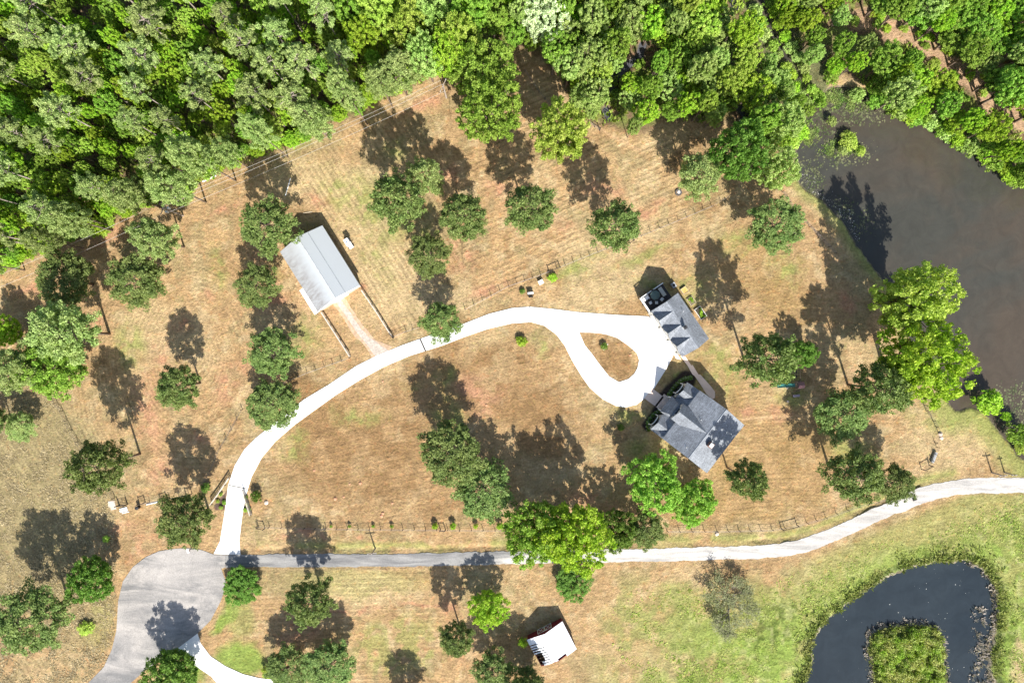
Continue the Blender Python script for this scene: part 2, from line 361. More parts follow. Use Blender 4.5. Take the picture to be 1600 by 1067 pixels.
    s2 = mth(nt, 'SINE', mth(nt, 'MULTIPLY', rowp, 2*math.pi/3.9))
    st = mth(nt, 'ADD', s1, mth(nt, 'MULTIPLY', s2, .3))
    st = mth(nt, 'MULTIPLY', st, maprange(nt, nC.outputs[0], .35, .65, .15, 1.1))
    st = mth(nt, 'MULTIPLY', st, at3.outputs["Fac"])
    val = mth(nt, 'ADD', maprange(nt, nA.outputs[0], .3, .7, .74, 1.24), mth(nt, 'MULTIPLY', st, .21))
    val = mth(nt, 'MULTIPLY', val, maprange(nt, nB.outputs[0], .3, .7, .62, 1.40))
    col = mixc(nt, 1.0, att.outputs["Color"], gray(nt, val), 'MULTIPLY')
    nD = noise(nt, c, 1.1, 4, .6); nE = noise(nt, c, 1.7, 4, .6, .4)
    col = mixc(nt, maprange(nt, nD.outputs[0], .56, .70, 0, .45), col, mixc(nt, 1.0, col, (1.25, .84, .70), 'MULTIPLY'))
    col = mixc(nt, maprange(nt, nE.outputs[0], .54, .68, 0, .5), col, mixc(nt, 1.0, col, (.78, .95, .62), 'MULTIPLY'))
    nt.links.new(col, b.inputs["Base Color"]); b.inputs["Roughness"].default_value = .95; b.inputs["Specular IOR Level"].default_value = .1
    hsum = mth(nt, 'ADD', nB.outputs[0], mth(nt, 'ADD', mth(nt, 'MULTIPLY', nA.outputs[0], 1.2), mth(nt, 'MULTIPLY', st, .10)))
    bump(nt, b, hsum, .9, .30)
    o = link("ground", me); o["kind"] = "structure"
make_ground()

# ---------------------------------------------------------------- water
def water(name, P, z, col, col2, rough, bscale, bstr):
    m, nt, b = mat(name+"_surface")
    c = coords(nt); n = noise(nt, c, .035, 4, .6, .8); n2 = noise(nt, c, bscale, 3); n3 = noise(nt, c, .35, 5, .7, 1.0)
    colr = mixc(nt, maprange(nt, n.outputs[0], .42, .62, 0, 1), col, col2)
    colr = mixc(nt, 1.0, colr, gray(nt, maprange(nt, n3.outputs[0], .3, .7, .86, 1.14)), 'MULTIPLY')
    nt.links.new(colr, b.inputs["Base Color"]); b.inputs["Roughness"].default_value = rough; b.inputs["IOR"].default_value = 1.33
    b.inputs["Specular IOR Level"].default_value = .5
    bump(nt, b, n2.outputs[0], bstr, .02)
    mb = MB(); mb.slab([(*G(*p), z) for p in P][::-1], .05)
    o = mb.build(name, m); o["kind"] = "structure"
water("pond", [(1170,-90),(2000,-90),(2000,780),(1480,780),(1180,420)], -.42, (.048,.047,.039), (.064,.051,.038), .18, 2.5, .35)
water("creek_water", [(930,-20),(1165,-20),(1165,230),(930,230)], -.42, (.09,.09,.10), (.07,.07,.07), .2, 2.5, .3)
water("small_pond", [(1250,860),(1580,860),(1580,1140),(1250,1140)], -.42, (.017,.024,.030), (.024,.032,.038), .12, 2.5, .3)

# ---------------------------------------------------------------- paving
def mat_concrete(name, col, var=.06, crack=True):
    m, nt, b = mat(name); c = coords(nt)
    n = noise(nt, c, .5, 6, .6, .5); n2 = noise(nt, c, 9, 3)
    v = mth(nt, 'MULTIPLY', maprange(nt, n.outputs[0], .3, .7, 1-var, 1+var), maprange(nt, n2.outputs[0], .3, .7, .95, 1.05))
    nt.links.new(mixc(nt, 1.0, col, gray(nt, v), 'MULTIPLY'), b.inputs["Base Color"]); b.inputs["Roughness"].default_value = .8
    bump(nt, b, n2.outputs[0], .2, .01)
    return m
M_CONC = mat_concrete("pale_concrete", (.78,.77,.74))
M_WALK = mat_concrete("path_concrete", (.74,.58,.47), .12)
def mat_asphalt():
    m, nt, b = mat("worn_asphalt"); c = coords(nt)
    mp = N(nt, "ShaderNodeMapping"); nt.links.new(c, mp.inputs[0]); mp.inputs["Rotation"].default_value = (0, 0, .55); mp.inputs["Scale"].default_value = (.35, 1, 1)
    n = noise(nt, mp.outputs[0], .22, 6, .65, 1.2); n2 = noise(nt, c, 5, 4, .7); n3 = noise(nt, c, .07, 3)
    col = mixc(nt, maprange(nt, n.outputs[0], .40, .62, 0, 1), (.17,.165,.160), (.37,.34,.31))
    col = mixc(nt, maprange(nt, n3.outputs[0], .45, .6, 0, .6), col, (.39,.36,.33))
    col = mixc(nt, 1.0, col, gray(nt, maprange(nt, n2.outputs[0], .3, .7, .80, 1.2)), 'MULTIPLY')
    v = N(nt, "ShaderNodeTexVoronoi", feature='DISTANCE_TO_EDGE'); v.inputs["Scale"].default_value = .16
    nw = noise(nt, c, .8, 3); mx = N(nt, "ShaderNodeVectorMath", operation='ADD'); nt.links.new(c, mx.inputs[0])
    vm = N(nt, "ShaderNodeVectorMath", operation='SCALE'); nt.links.new(nw.outputs["Color"], vm.inputs[0]); vm.inputs["Scale"].default_value = 2.2; nt.links.new(vm.outputs[0], mx.inputs[1])
    nt.links.new(mx.outputs[0], v.inputs["Vector"])
    col = mixc(nt, maprange(nt, v.outputs["Distance"], .004, .016, .22, 0), col, (.10,.10,.10))
    nt.links.new(col, b.inputs["Base Color"]); b.inputs["Roughness"].default_value = .88
    bump(nt, b, n2.outputs[0], .3, .02)
    return m
M_ASPH = mat_asphalt()
def mat_lane():
    m, nt, b = mat("lane_asphalt_and_gravel"); c = coords(nt)
    mp = N(nt, "ShaderNodeMapping"); nt.links.new(c, mp.inputs[0]); mp.inputs["Scale"].default_value = (.15, 1, 1)
    n = noise(nt, mp.outputs[0], .9, 6, .65, .6); n2 = noise(nt, c, 6, 4, .7)
    asp = mixc(nt, maprange(nt, n.outputs[0], .38, .62, 0, 1), (.15,.147,.145), (.28,.27,.255))
    grv = mixc(nt, maprange(nt, n.outputs[0], .36, .64, 0, 1), (.30,.285,.265), (.54,.505,.46))
    sx = N(nt, "ShaderNodeSeparateXYZ"); nt.links.new(c, sx.inputs[0])
    nx = noise(nt, mp.outputs[0], .5, 4)
    edge = mth(nt, 'ADD', sx.outputs[0], mth(nt, 'MULTIPLY', nx.outputs[0], 10.0))
    edge = mth(nt, 'SUBTRACT', edge, mth(nt, 'MULTIPLY', sx.outputs[1], 4.0))
    f = maprange(nt, edge, 154, 158.5, 0, 1)
    col = mixc(nt, f, asp, grv)
    col = mixc(nt, 1.0, col, gray(nt, maprange(nt, n2.outputs[0], .3, .7, .82, 1.18)), 'MULTIPLY')
    nt.links.new(col, b.inputs["Base Color"]); b.inputs["Roughness"].default_value = .92; bump(nt, b, n2.outputs[0], .5, .04)
    return m
M_LANE = mat_lane()
def ribbon(name, C, wfun, z0, z1, m, skip_end=False, jit=0.0, seed=1):
    r = random.Random(seed); L = []; R = []
    # resample finely
    P = []
    for a, b_ in zip(C, C[1:]):
        k = max(1, int(math.dist(a, b_)/3))
        P += [(a[0]+(b_[0]-a[0])*i/k, a[1]+(b_[1]-a[1])*i/k) for i in range(k)]
    P.append(C[-1])
    wl = wr = 0
    for i, p in enumerate(P):
        a = P[max(0, i-1)]; b_ = P[min(len(P)-1, i+1)]
        dx, dy = b_[0]-a[0], b_[1]-a[1]; l = math.hypot(dx, dy); nx, ny = -dy/l, dx/l
        wl = wl*.6+r.uniform(-jit, jit); wr = wr*.6+r.uniform(-jit, jit); w = wfun(p[0])/2
        L.append((p[0]-nx*(w+wl), p[1]-ny*(w+wl))); R.append((p[0]+nx*(w+wr), p[1]+ny*(w+wr)))
    mb = MB(); n = len(P)
    for i in range(n-1):
        q = [L[i], L[i+1], R[i+1], R[i]]
        k = len(mb.v)
    mb.v = [(*G(*p), z1) for p in L]+[(*G(*p), z1) for p in R]+[(*G(*p), z0) for p in L]+[(*G(*p), z0) for p in R]
    for i in range(n-1):
        mb.f += [(i, n+i, n+i+1, i+1), (2*n+i, i, i+1, 2*n+i+1), (n+i, 3*n+i, 3*n+i+1, n+i+1)]
    mb.f += [(0, 2*n, 3*n, n), (n-1, 2*n-1, 4*n-1, 3*n-1)]
    o = mb.build(name, m); o["kind"] = "structure"; return o
def slab_obj(name, P, z1, th, m, hole=None):
    from mathutils.geometry import tessellate_polygon
    loops = [[Vector((*G(*p), 0)) for p in P]]
    if hole: loops.append([Vector((*G(*p), 0)) for p in hole])
    tris = tessellate_polygon(loops); pts = [p for l in loops for p in l]; n = len(pts)
    mb = MB(); mb.v = [(p.x, p.y, z1) for p in pts]+[(p.x, p.y, z1-th) for p in pts]
    for t in tris:
        a, b_, c = [pts[i] for i in t]
        t = t if (b_-a).cross(c-a).z > 0 else t[::-1]
        mb.f.append(tuple(t))
    s = 0
    for l in loops:
        k = len(l)
        for i in range(k):
            j = (i+1) % k; mb.f.append((s+i, s+j, n+s+j, n+s+i))
        s += k
    o = mb.build(name, m); o["kind"] = "structure"; return o
slab_obj("driveway", DRIVE, .10, .35, M_CONC, ISL2)
slab_obj("cul_de_sac", CUL, .055, .25, M_ASPH)
slab_obj("neighbour_driveway", DRIVE2, .09, .3, M_CONC)
ribbon("lane", [p for p in ROADC if p[0] > 352], lambda x: 20 if x < 1200 else (21 if x < 1400 else 24), -.2, .05, M_LANE, jit=.8)
slab_obj("lane_apron", [(333,866.5),(352,866.5),(352,886),(346,888)], .066, .2, M_ASPH)
M_GRAV = simple("grey_gravel", (.40,.345,.29), .95, .3, 2.5, bmp=.05)
M_GSIDE = simple("sandy_gravel", (.42,.29,.19), .95, .3, 1.8, bmp=.05)
ribbon("barn_track", BARNC, lambda x: 20+max(0, (x-580))*.9, -.2, .045, M_GSIDE, jit=.8, seed=5)
ribbon("barn_track_gravel", BARNC, lambda x: 8.5+max(0, (x-570))*.5, -.2, .06, M_GRAV, jit=.7, seed=6)
slab_obj("front_path", [(1019.5,606.5),(1045,627),(1037,641),(1028.5,638),(1006.5,622)], .12, .3, M_WALK)
slab_obj("side_path", [(1062.5,555.5),(1071,557),(1080,571),(1082,570),(1091,585),(1094,585),(1111,604),(1117,612),(1117,621),(1113,624),(1104,616),(1096,603),(1094,600),(1085,587),(1082,585),(1074,571)], .11, .3, M_WALK)
slab_obj("gate_pad", [(169,783),(179,782),(182,795),(174,797),(169,790)], .08, .2, mat_concrete("pad_concrete", (.55,.45,.36)))
# expansion joints in the drive
M_JOINT = simple("joint_filler", (.07,.065,.06), .9)
for (a, b_, w) in [((827.5,479.5),(826,503.6),.05),((511,602),(524,617.5),.05),((656.5,529.6),(665,548.5),.14),((357.5,757.5),(386.5,763.5),.08),((1016,495),(1000,540),.04),((905,488),(905,519),.04)]:
    mb = MB(); A = Vector((*G(*a), .101)); B = Vector((*G(*b_), .101)); d = (B-A).normalized(); n_ = Vector((-d.y, d.x, 0))*w
    mb.hexa([A-n_-Vector((0,0,.02)), B-n_-Vector((0,0,.02)), B+n_-Vector((0,0,.02)), A+n_-Vector((0,0,.02))], [A-n_+Vector((0,0,.006)), B-n_+Vector((0,0,.006)), B+n_+Vector((0,0,.006)), A+n_+Vector((0,0,.006))])
    o = mb.build("driveway_joint", M_JOINT); o["kind"] = "structure"

# ================================================================ vegetation meshes
def mat_leaf(name, cols, transl=.25, var=.35, rough=.6):
    """cols: two linear colours mixed by clump noise; each leaf varies a little"""
    m, nt, b = mat(name); c = coords(nt)
    gi = N(nt, "ShaderNodeNewGeometry"); oi = N(nt, "ShaderNodeObjectInfo")
    off = N(nt, "ShaderNodeVectorMath", operation='SCALE'); cb = N(nt, "ShaderNodeCombineXYZ")
    nt.links.new(oi.outputs["Random"], cb.inputs[0]); nt.links.new(oi.outputs["Random"], cb.inputs[1]); nt.links.new(cb.outputs[0], off.inputs[0]); off.inputs["Scale"].default_value = 60
    ad = N(nt, "ShaderNodeVectorMath", operation='ADD'); nt.links.new(c, ad.inputs[0]); nt.links.new(off.outputs[0], ad.inputs[1])
    n = noise(nt, ad.outputs[0], .45, 4, .6)
    col = mixc(nt, maprange(nt, n.outputs[0], .36, .64, 0, 1), cols[0], cols[1])
    v = mth(nt, 'MULTIPLY', maprange(nt, gi.outputs["Random Per Island"], 0, 1, 1-var, 1+var), maprange(nt, oi.outputs["Random"], 0, 1, .84, 1.18))
    col = mixc(nt, 1.0, col, gray(nt, v), 'MULTIPLY')
    hs = N(nt, "ShaderNodeHueSaturation"); nt.links.new(col, hs.inputs["Color"]); nt.links.new(maprange(nt, oi.outputs["Random"], 0, 1, .487, .513), hs.inputs["Hue"])
    col = hs.outputs[0]
    nt.links.new(col, b.inputs["Base Color"]); b.inputs["Roughness"].default_value = rough; b.inputs["Specular IOR Level"].default_value = .2
    tr = N(nt, "ShaderNodeBsdfTranslucent"); nt.links.new(mixc(nt, 1.0, col, (1.15, 1.2, .5), 'MULTIPLY'), tr.inputs[0])
    mx = N(nt, "ShaderNodeMixShader"); mx.inputs[0].default_value = transl
    out = nt.nodes["Material Output"]; nt.links.new(b.outputs[0], mx.inputs[1]); nt.links.new(tr.outputs[0], mx.inputs[2]); nt.links.new(mx.outputs[0], out.inputs[0])
    return m
LEAF = {
 'pine':   mat_leaf("pine_needles", ((.118,.185,.045), (.215,.275,.078)), .25),
 'fpine':  mat_leaf("forest_pine_needles", ((.250,.350,.105), (.385,.460,.165)), .32),
 'dark':   mat_leaf("dark_leaves", ((.105,.200,.028), (.175,.290,.048)), .36),
 'mid':    mat_leaf("mid_green_leaves", ((.200,.360,.042), (.310,.460,.075)), .38),
 'bright': mat_leaf("bright_green_leaves", ((.280,.480,.036), (.420,.560,.065)), .42),
 'yellow': mat_leaf("yellow_green_leaves", ((.340,.500,.070), (.480,.590,.125)), .42),
 'sage':   mat_leaf("pale_sage_leaves", ((.300,.430,.105), (.440,.540,.180)), .38),
 'silver': mat_leaf("silvery_blossoming_leaves", ((.460,.540,.310), (.640,.700,.480)), .35),
 'bare':   mat_leaf("thin_grey_green_leaves", ((.20,.22,.10), (.28,.29,.15)), .35),
}
def mat_bark(name, c1, c2):
    m, nt, b = mat(name); c = coords(nt)
    mp = N(nt, "ShaderNodeMapping"); nt.links.new(c, mp.inputs[0]); mp.inputs["Scale"].default_value = (4, 4, .8)
    n = noise(nt, mp.outputs[0], 1.6, 5, .7)
    nt.links.new(mixc(nt, maprange(nt, n.outputs[0], .35, .65, 0, 1), c1, c2), b.inputs["Base Color"]); b.inputs["Roughness"].default_value = .9
    bump(nt, b, n.outputs[0], .6, .04)
    return m
BARK = mat_bark("grey_brown_bark", (.10,.072,.055), (.22,.165,.13)); BARKP = mat_bark("pale_pine_bark", (.26,.205,.17), (.46,.39,.34)); BARKB = mat_bark("bleached_twigs", (.16,.135,.11), (.28,.24,.20))

def leaf_cards(rs, cent, rad, n_per, size, asp, bias, squash=.75, core=.55):
    cent = np.asarray(cent); rad = np.asarray(rad); K = len(cent)
    if np.isscalar(n_per): cnt = np.maximum(8, (n_per*(rad/rad.mean())**2).astype(int))
    else: cnt = n_per
    idx = np.repeat(np.arange(K), cnt); n = len(idx)
    d = rs.normal(size=(n, 3)); d /= np.linalg.norm(d, axis=1)[:, None]
    r = rad[idx]*(core+(1-core)*rs.rand(n)**.7)*(0.82+.36*rs.rand(n))
    pos = cent[idx]+d*r[:, None]*np.array([1, 1, squash])
    nn = rs.normal(size=(n, 3)); nn /= np.linalg.norm(nn, axis=1)[:, None]
    nn = bias*(d+np.array([0, 0, .35]))+(1-bias)*nn; nn /= np.linalg.norm(nn, axis=1)[:, None]
    t = np.cross(nn, rs.normal(size=(n, 3))); t /= np.linalg.norm(t, axis=1)[:, None]+1e-9
    bb = np.cross(nn, t)
    s = (size*(.6+.8*rs.rand(n)))[:, None]
    V = np.stack([pos-t*s, pos+bb*s*asp, pos+t*s, pos-bb*s*asp], 1).reshape(-1, 3)   # diamond shaped leaf
    F = np.arange(4*n).reshape(-1, 4)
    return V, F

def pine_mesh(seed, H=15.0, R=4.6, lo=.42, clumps=105, per=85, leaf=.22, kind='pine', bark=BARK, lean=.5, name="pine", hull=0):
    rs = np.random.RandomState(seed); mb = MB()
    bx, by = rs.uniform(-lean, lean, 2)
    tip = lambda t: np.array([bx*t*t, by*t*t, H*t])
    mb.tube([tip(t)-np.array([0, 0, .25 if t == 0 else 0]) for t in (0, .25, .5, .75, .96)], [.23, .19, .155, .10, .03], 7)
    cs = []; rd = []; k = 0; nb = 34
    # a few leading lobes make the outline uneven
    lob = rs.uniform(.86, 1.12, 7)
    for i in range(nb):
        t = lo+(.98-lo)*(i+.5)/nb; t = min(.985, t+rs.uniform(-.02, .02))
        u = (t-lo)/(1-lo)
        prof = (math.sin(math.pi*min(1, (u*.76+.24)))**.60)*(1.0-.10*u)
        a = i*2.399+rs.uniform(-.5, .5); L = R*prof*lob[int(a/(2*math.pi)*7) % 7]*rs.uniform(.82, 1.05)
        up = rs.uniform(.05, .30)*L
        o = tip(t); d = np.array([math.cos(a), math.sin(a), 0])
        end = o+d*L+np.array([0, 0, up]); mid = o+d*L*.55+np.array([0, 0, up*.25])
        mb.tube([o, mid, end], [.05+.02*(1-u), .035, .012], 4)
        m_ = max(2, int(round(clumps/nb*(.5+prof*.8))))
        for j in range(m_):
            f = 1-(j/m_)*.62
            side = rs.normal(size=3)*np.array([.55, .55, .22])*(.4+.25*L*.5)
            p = o+d*L*f+np.array([0, 0, up*f*f])+side*.7
            cs.append(p); rd.append(rs.uniform(.42, .82)*(R/4.6)**.5)
    cs.append(tip(1)); rd.append(.6)
    if hull:                                   # twig ends that close the crown into a rounded outline
        zc = H*(lo+1)/2+.2; rz = H*(1-lo)/2*.96; hl_ = rs.uniform(.2, .75, 6)
        for i in range(hull):
            z = 1-2*(i+.5)/hull
            if z < -.62: continue
            a = i*2.399+rs.uniform(-.25, .25); q = math.sqrt(1-z*z)**.8; g = rs.uniform(.74, 1.0)*(.80+.20*hl_[int((a % (2*math.pi))/(2*math.pi)*6) % 6]*2)*.86
            cs.append(np.array([tip(.8)[0]+R*q*g*math.cos(a), tip(.8)[1]+R*q*g*math.sin(a), zc+rz*z*g])); rd.append(rs.uniform(.34, .58))
    V, F = leaf_cards(rs, cs, rd, per, leaf, .42, .36, .62, .35)
    return mb.mesh(name+"_trunk", bark, True), np_mesh(name+"_crown", V, F, LEAF[kind])
def broad_mesh(seed, H=11.0, R=5.0, lo=.15, clumps=300, per=66, leaf=.15, kind='mid', name="broad", rag=.22, solid=1.0):
    rs = np.random.RandomState(seed); mb = MB()
    zc = H*(lo+1)/2; rz = H*(1-lo)/2
    mb.tube([(0, 0, -.25), (rs.uniform(-.15, .15), rs.uniform(-.15, .15), H*.25), (rs.uniform(-.4, .4), rs.uniform(-.4, .4), H*.6)], [.30, .23, .12], 8)
    L = rs.normal(size=(9, 3)); L[:, 2] = np.abs(L[:, 2])*.8-.1; L /= np.linalg.norm(L, axis=1)[:, None]; lw = rs.uniform(.55, 1., 9)
    for l, w in zip(L, lw):
        e = np.array([0, 0, zc])+l*np.array([R, R, rz])*.78
        mb.tube([(0, 0, H*.22), (e[0]*.5, e[1]*.5, H*.22+(e[2]-H*.22)*.65), e], [.13, .08, .03], 5)
    cs = []; rd = []
    for i in range(clumps):
        z = 1-2*(i+.5)/clumps; z = z*.97; a = i*2.399+rs.uniform(-.3, .3); q = math.sqrt(1-z*z)
        d = np.array([q*math.cos(a), q*math.sin(a), z])
        if z < -.55: d[2] = -.55
        g = 1.04+rag*(np.max([max(0, d@l)**6*w for l, w in zip(L, lw)])*1.3-.55)+rs.uniform(-.12, .10)
        s = rs.choice([1.0, .74, .48], p=[.62, .28, .10]) if solid else 1.0
        cs.append(np.array([0, 0, zc])+d*g*s*np.array([R, R, rz])*.84); rd.append(rs.uniform(.065, .135)*R)
    V, F = leaf_cards(rs, cs, rd, per, leaf, .62, .46, .8, .35)
    return mb.mesh(name+"_trunk", BARK, True), np_mesh(name+"_crown", V, F, LEAF[kind])
def bare_mesh(seed, H=8, R=4.6):
    rs = np.random.RandomState(seed); mb = MB(); tips = []
    def grow(p, d, L, r, lev):
        e = p+d*L; m = p+d*L*.5+rs.normal(size=3)*L*.04
        mb.tube([p, m, e], [r, r*.8, r*.6], 5 if lev < 2 else 3)
        if lev >= 4: tips.append(e); tips.append(m); return
        for k in range(4 if lev else 7):
            a = rs.normal(size=3)*.55; a[2] = abs(a[2])*.25; nd = d+a+(np.array([math.cos(k), math.sin(k), 0])*.9 if lev == 0 else 0); nd = nd/np.linalg.norm(nd)
            grow(e if lev else e-np.array([0, 0, rs.uniform(0, .8)]), nd, L*rs.uniform(.6, .85), r*.58, lev+1)
    grow(np.array([0, 0, -.2]), np.array([0, 0, 1.]), H*.30, .15, 0)
    T = np.array(tips); s = R/np.percentile(np.hypot(T[:, 0], T[:, 1]), 90)
    V, F = leaf_cards(rs, T, np.full(len(T), .45), 9, .10, .5, .3, .8, .2)
    return mb.mesh("bare_trunk", BARKB, True), np_mesh("bare_crown", V, F, LEAF['bare']), s
def shrub_mesh(seed, R=1.0, H=1.2, clumps=26, per=42, leaf=.085, kind='bright', blossom=False):
    rs = np.random.RandomState(seed); cs = []; rd = []
    for i in range(clumps):
        a = i*2.399; q = math.sqrt((i+.5)/clumps); z = H*(.30+.50*math.sqrt(max(0, 1-q*q)))*rs.uniform(.75, 1.1)
        g = R*q*.8*rs.uniform(.8, 1.12); cs.append((g*math.cos(a), g*math.sin(a), z)); rd.append(rs.uniform(.18, .30)*R)
    V, F = leaf_cards(rs, cs, rd, per, leaf, .6, .55, .8, .35)
    V[:, 2] = np.maximum(V[:, 2], .02)
    return np_mesh("shrub_foliage", V, F, LEAF[kind])

PINES = [pine_mesh(s, H=15+1.2*(s % 3), R=4.6, lo=.38+.05*(s % 3), clumps=120, per=58, leaf=.185, kind='pine', hull=150) for s in range(1, 7)]
TALLP = [pine_mesh(40+s, H=17.5, R=3.3, lo=.70, clumps=50, per=90, leaf=.19, kind='fpine', bark=BARKP, lean=.3) for s in range(6)]
LIGHTP = [pine_mesh(60+s, H=15, R=4.6, lo=.42, clumps=120, per=58, leaf=.185, kind='fpine', hull=150) for s in range(3)]
BR = {k: [broad_mesh(100+17*i+s, kind=k, rag=.26+.1*s) for s in range(n)] for i, (k, n) in enumerate((('dark', 2), ('mid', 3), ('bright', 3), ('yellow', 2), ('sage', 3), ('silver', 1)))}
BT = {k: [broad_mesh(500+17*i+s, R=3.9, lo=.46, clumps=210, kind=k, rag=.34+.1*s) for s in range(n)] for i, (k, n) in enumerate((('dark', 1), ('mid', 3), ('bright', 3), ('yellow', 2), ('sage', 3)))}
SH = {k: [shrub_mesh(300+9*i+s, kind=k) for s in range(2)] for i, k in enumerate(('dark', 'mid', 'bright', 'yellow', 'sage'))}
CCT = 0
def place_tree(name, pair, x, y, sxy, sz, label, cat, group=None, rz=None):
    global CCT; CCT += 1
    r = random.Random(CCT*7+3)
    root = empty(name, (x, y, 0), r.uniform(0, 6.28) if rz is None else rz); root.scale = (sxy, sxy, sz)
    link("trunk", pair[0], root); link("crown", pair[1], root)
    return tag(root, label, cat, group)
def shrub(x, y, r_, h_, kind, label, group=None, name="shrub", z=0, cat="shrub"):
    global CCT; CCT += 1
    r = random.Random(CCT*5+1)
    o = link(name, SH[kind][CCT % 2], None, (x, y, z)); o.rotation_euler = (0, 0, r.uniform(0, 6.28)); o.scale = (r_*r.uniform(.9, 1.1), r_*r.uniform(.9, 1.1), h_)
    return tag(o, label, cat, group)

# ---- field trees: px,py = crown as seen, r = seen radius, sy = where its shadow falls, kind, variant
def field_tree(px, py, r, sy, kind, var, label, hfix=None, deep=None):
    hc = hfix if hfix else (py-sy)/(1.05+(py-533.5)/HC)
    f = (HC-hc)/HC; x, y = (px-800)*f*S, (533.5-py)*f*S; rad = r*f*S*(1.03 if kind in ('pine', 'lpine') else 1.14)
    if kind == 'pine':  pair = PINES[var % 6]; H0 = 15+1.2*((var % 6+1) % 3); lo = .38+.05*((var % 6+1) % 3); cf = (lo+1)/2*.99; R0 = 4.75; nm, cat = "pine_tree", "pine tree"
    elif kind == 'lpine': pair = LIGHTP[var % 3]; H0 = 15; cf = .69; R0 = 4.75; nm, cat = "pine_tree", "pine tree"
    else: pair = BR[kind][var % len(BR[kind])]; H0 = 11; cf = .575; R0 = 5.1; nm, cat = "deciduous_tree", "tree"
    # keep crown depth sensible: tall trunks stretch in z
    place_tree(nm, pair, x, y, rad/R0, hc*S/(H0*cf), label, cat, "trees standing in the fields and yard")
FT = [
 (98,520,52,405,'lpine',0,"greyish green pine at the left edge whose trunk shadow falls on bare soil"),
 (100,438,48,372,'pine',1,"broad dark pine just below the forest edge at the far left"),
 (243,373,34,296,'lpine',1,"small pale pine nearest the transformer pole by the forest edge"),
 (212,441,46,386,'pine',2,"wide flat dark pine between the pale pine and the left paddock"),
 (418,350,45,277,'pine',3,"round dark pine at the rear left corner of the metal barn"),
 (403,447,36,400,'pine',4,"middle dark pine in the row left of the metal barn"),
 (423,550,42,498,'pine',5,"dark pine standing below the metal barn near the paddock fence"),
 (427,632,44,585,'pine',0,"pine whose foliage overhangs the driveway bend on its left"),
 (277,603,37,522,'pine',1,"lone mid sized pine in the middle of the left paddock"),
 (155,728,43,598,'pine',2,"pine in the left paddock corner casting a long double shadow"),
 (289,815,45,715,'pine',3,"dark pine between the driveway mouth and the paddock gate"),
 (50,968,57,850,'pine',4,"large dark pine left of the cul-de-sac above the bottom corner"),
 (140,905,33,842,'dark',0,"dark green bushy tree beside the left rim of the cul-de-sac"),
 (376,915,28,890,'dark',0,"low rounded dark tree at the mouth of the lane"),
 (481,943,40,846,'pine',5,"dark pine below the lane whose shadow crosses the asphalt"),
 (515,1040,44,975,'pine',1,"right hand dark pine of the cluster at the bottom edge"),
 (450,1042,38,985,'pine',2,"left hand dark pine of the cluster above the yellow bush"),
 (762,950,29,900,'bright',0,"vivid green rounded tree below the lane left of the red shed"),
 (712,998,30,912,'pine',0,"small grey green pine below and left of the vivid green tree"),
 (768,1050,34,985,'pine',3,"dark pine at the bottom edge left of the red shed"),
 (822,1062,22,1030,'pine',4,"pine crowding the lower left corner of the red shed"),
 (893,911,27,890,'dark',1,"small dark tree tucked under the big bright crowns below the lane"),
 (834,832,46,745,'mid',1,"left crown of the big bright green group over the lane"),
 (897,838,52,735,'bright',1,"largest bright yellow green crown overhanging the lane"),
 (965,830,32,775,'dark',1,"dark green crown right of the big bright one over the lane"),
 (1010,826,32,770,'pine',5,"grey green pine above the lane at the right of the bright group"),
 (1024,752,43,690,'mid',2,"bright green tree beside the lower left wall of the main house"),
 (1083,784,35,735,'mid',0,"bright green tree directly below the main house corner"),
 (1170,750,33,682,'pine',0,"pine right of the main house that shades its roof",98),
 (702,706,54,610,'pine',1,"big dense pine in the centre lawn"),
 (754,768,50,700,'pine',2,"pine in the lawn below the big dense centre pine"),
 (692,503,33,452,'pine',3,"pine overhanging the driveway near the barn track"),
 (672,398,36,350,'pine',4,"round pine right of the metal barn, between two others in line"),
 (622,312,45,222,'pine',5,"dark left pine of the pair above and right of the metal barn"),
 (663,278,31,215,'lpine',2,"pale right pine of the pair above and right of the metal barn"),
 (725,340,41,268,'pine',0,"pine between the metal barn and the upper field centre"),
 (827,327,43,245,'pine',1,"spreading pine in the middle of the upper field"),
 (963,355,41,272,'pine',2,"pine standing on the wire fence line above the garage"),
 (879,205,42,125,'yellow',0,"tall light yellow green tree alone at the top of the upper field"),
 (756,112,47,60,'mid',0,"upper dark green crown of the pair jutting into the upper field"),
 (766,172,48,110,'mid',1,"lower dark green crown of the pair jutting into the upper field"),
 (1092,275,38,220,'lpine',0,"pale pine above the round stone ring at the field corner"),
 (1155,238,40,165,'dark',0,"dark green tree between two pale pines at the wood edge"),
 (1213,264,31,215,'sage',0,"pale sage tree by the upper end of the pond"),
 (1212,352,45,298,'pine',4,"open dark pine between the upper garden and the pond bank"),
 (1204,561,46,440,'pine',5,"tall pine right of the garage with a long shadow"),
 (1257,552,21,520,'dark',1,"small dark green tree above the playset"),
 (1427,468,55,372,'yellow',1,"pale yellow green tree leaning over the pond"),
 (1438,568,61,460,'bright',2,"large bright green tree on the pond bank"),
 (1378,608,46,498,'pine',0,"dark pine beside the large bright tree on the bank"),
 (1318,647,46,577,'pine',1,"dark pine right of and below the playset"),
 (1337,745,46,640,'pine',2,"left pine of the pair beside the bend of the gravel lane"),
 (1400,757,33,692,'pine',3,"right pine of the pair touching the bend of the gravel lane"),
 (80,572,47,520,'mid',2,"bushy dark green tree at the left edge above the paddock fence"),
 (14,575,40,500,'lpine',1,"pale pine cut by the left edge above the hay field"),
 (30,665,26,632,'lpine',2,"small pale pine in the hay field at the left edge"),
 (8,518,22,480,'bright',0,"small bright tree at the left edge among pines"),
 (-22,660,30,600,'pine',4,"dark pine just outside the left edge"),
]
for t in FT: field_tree(*t)
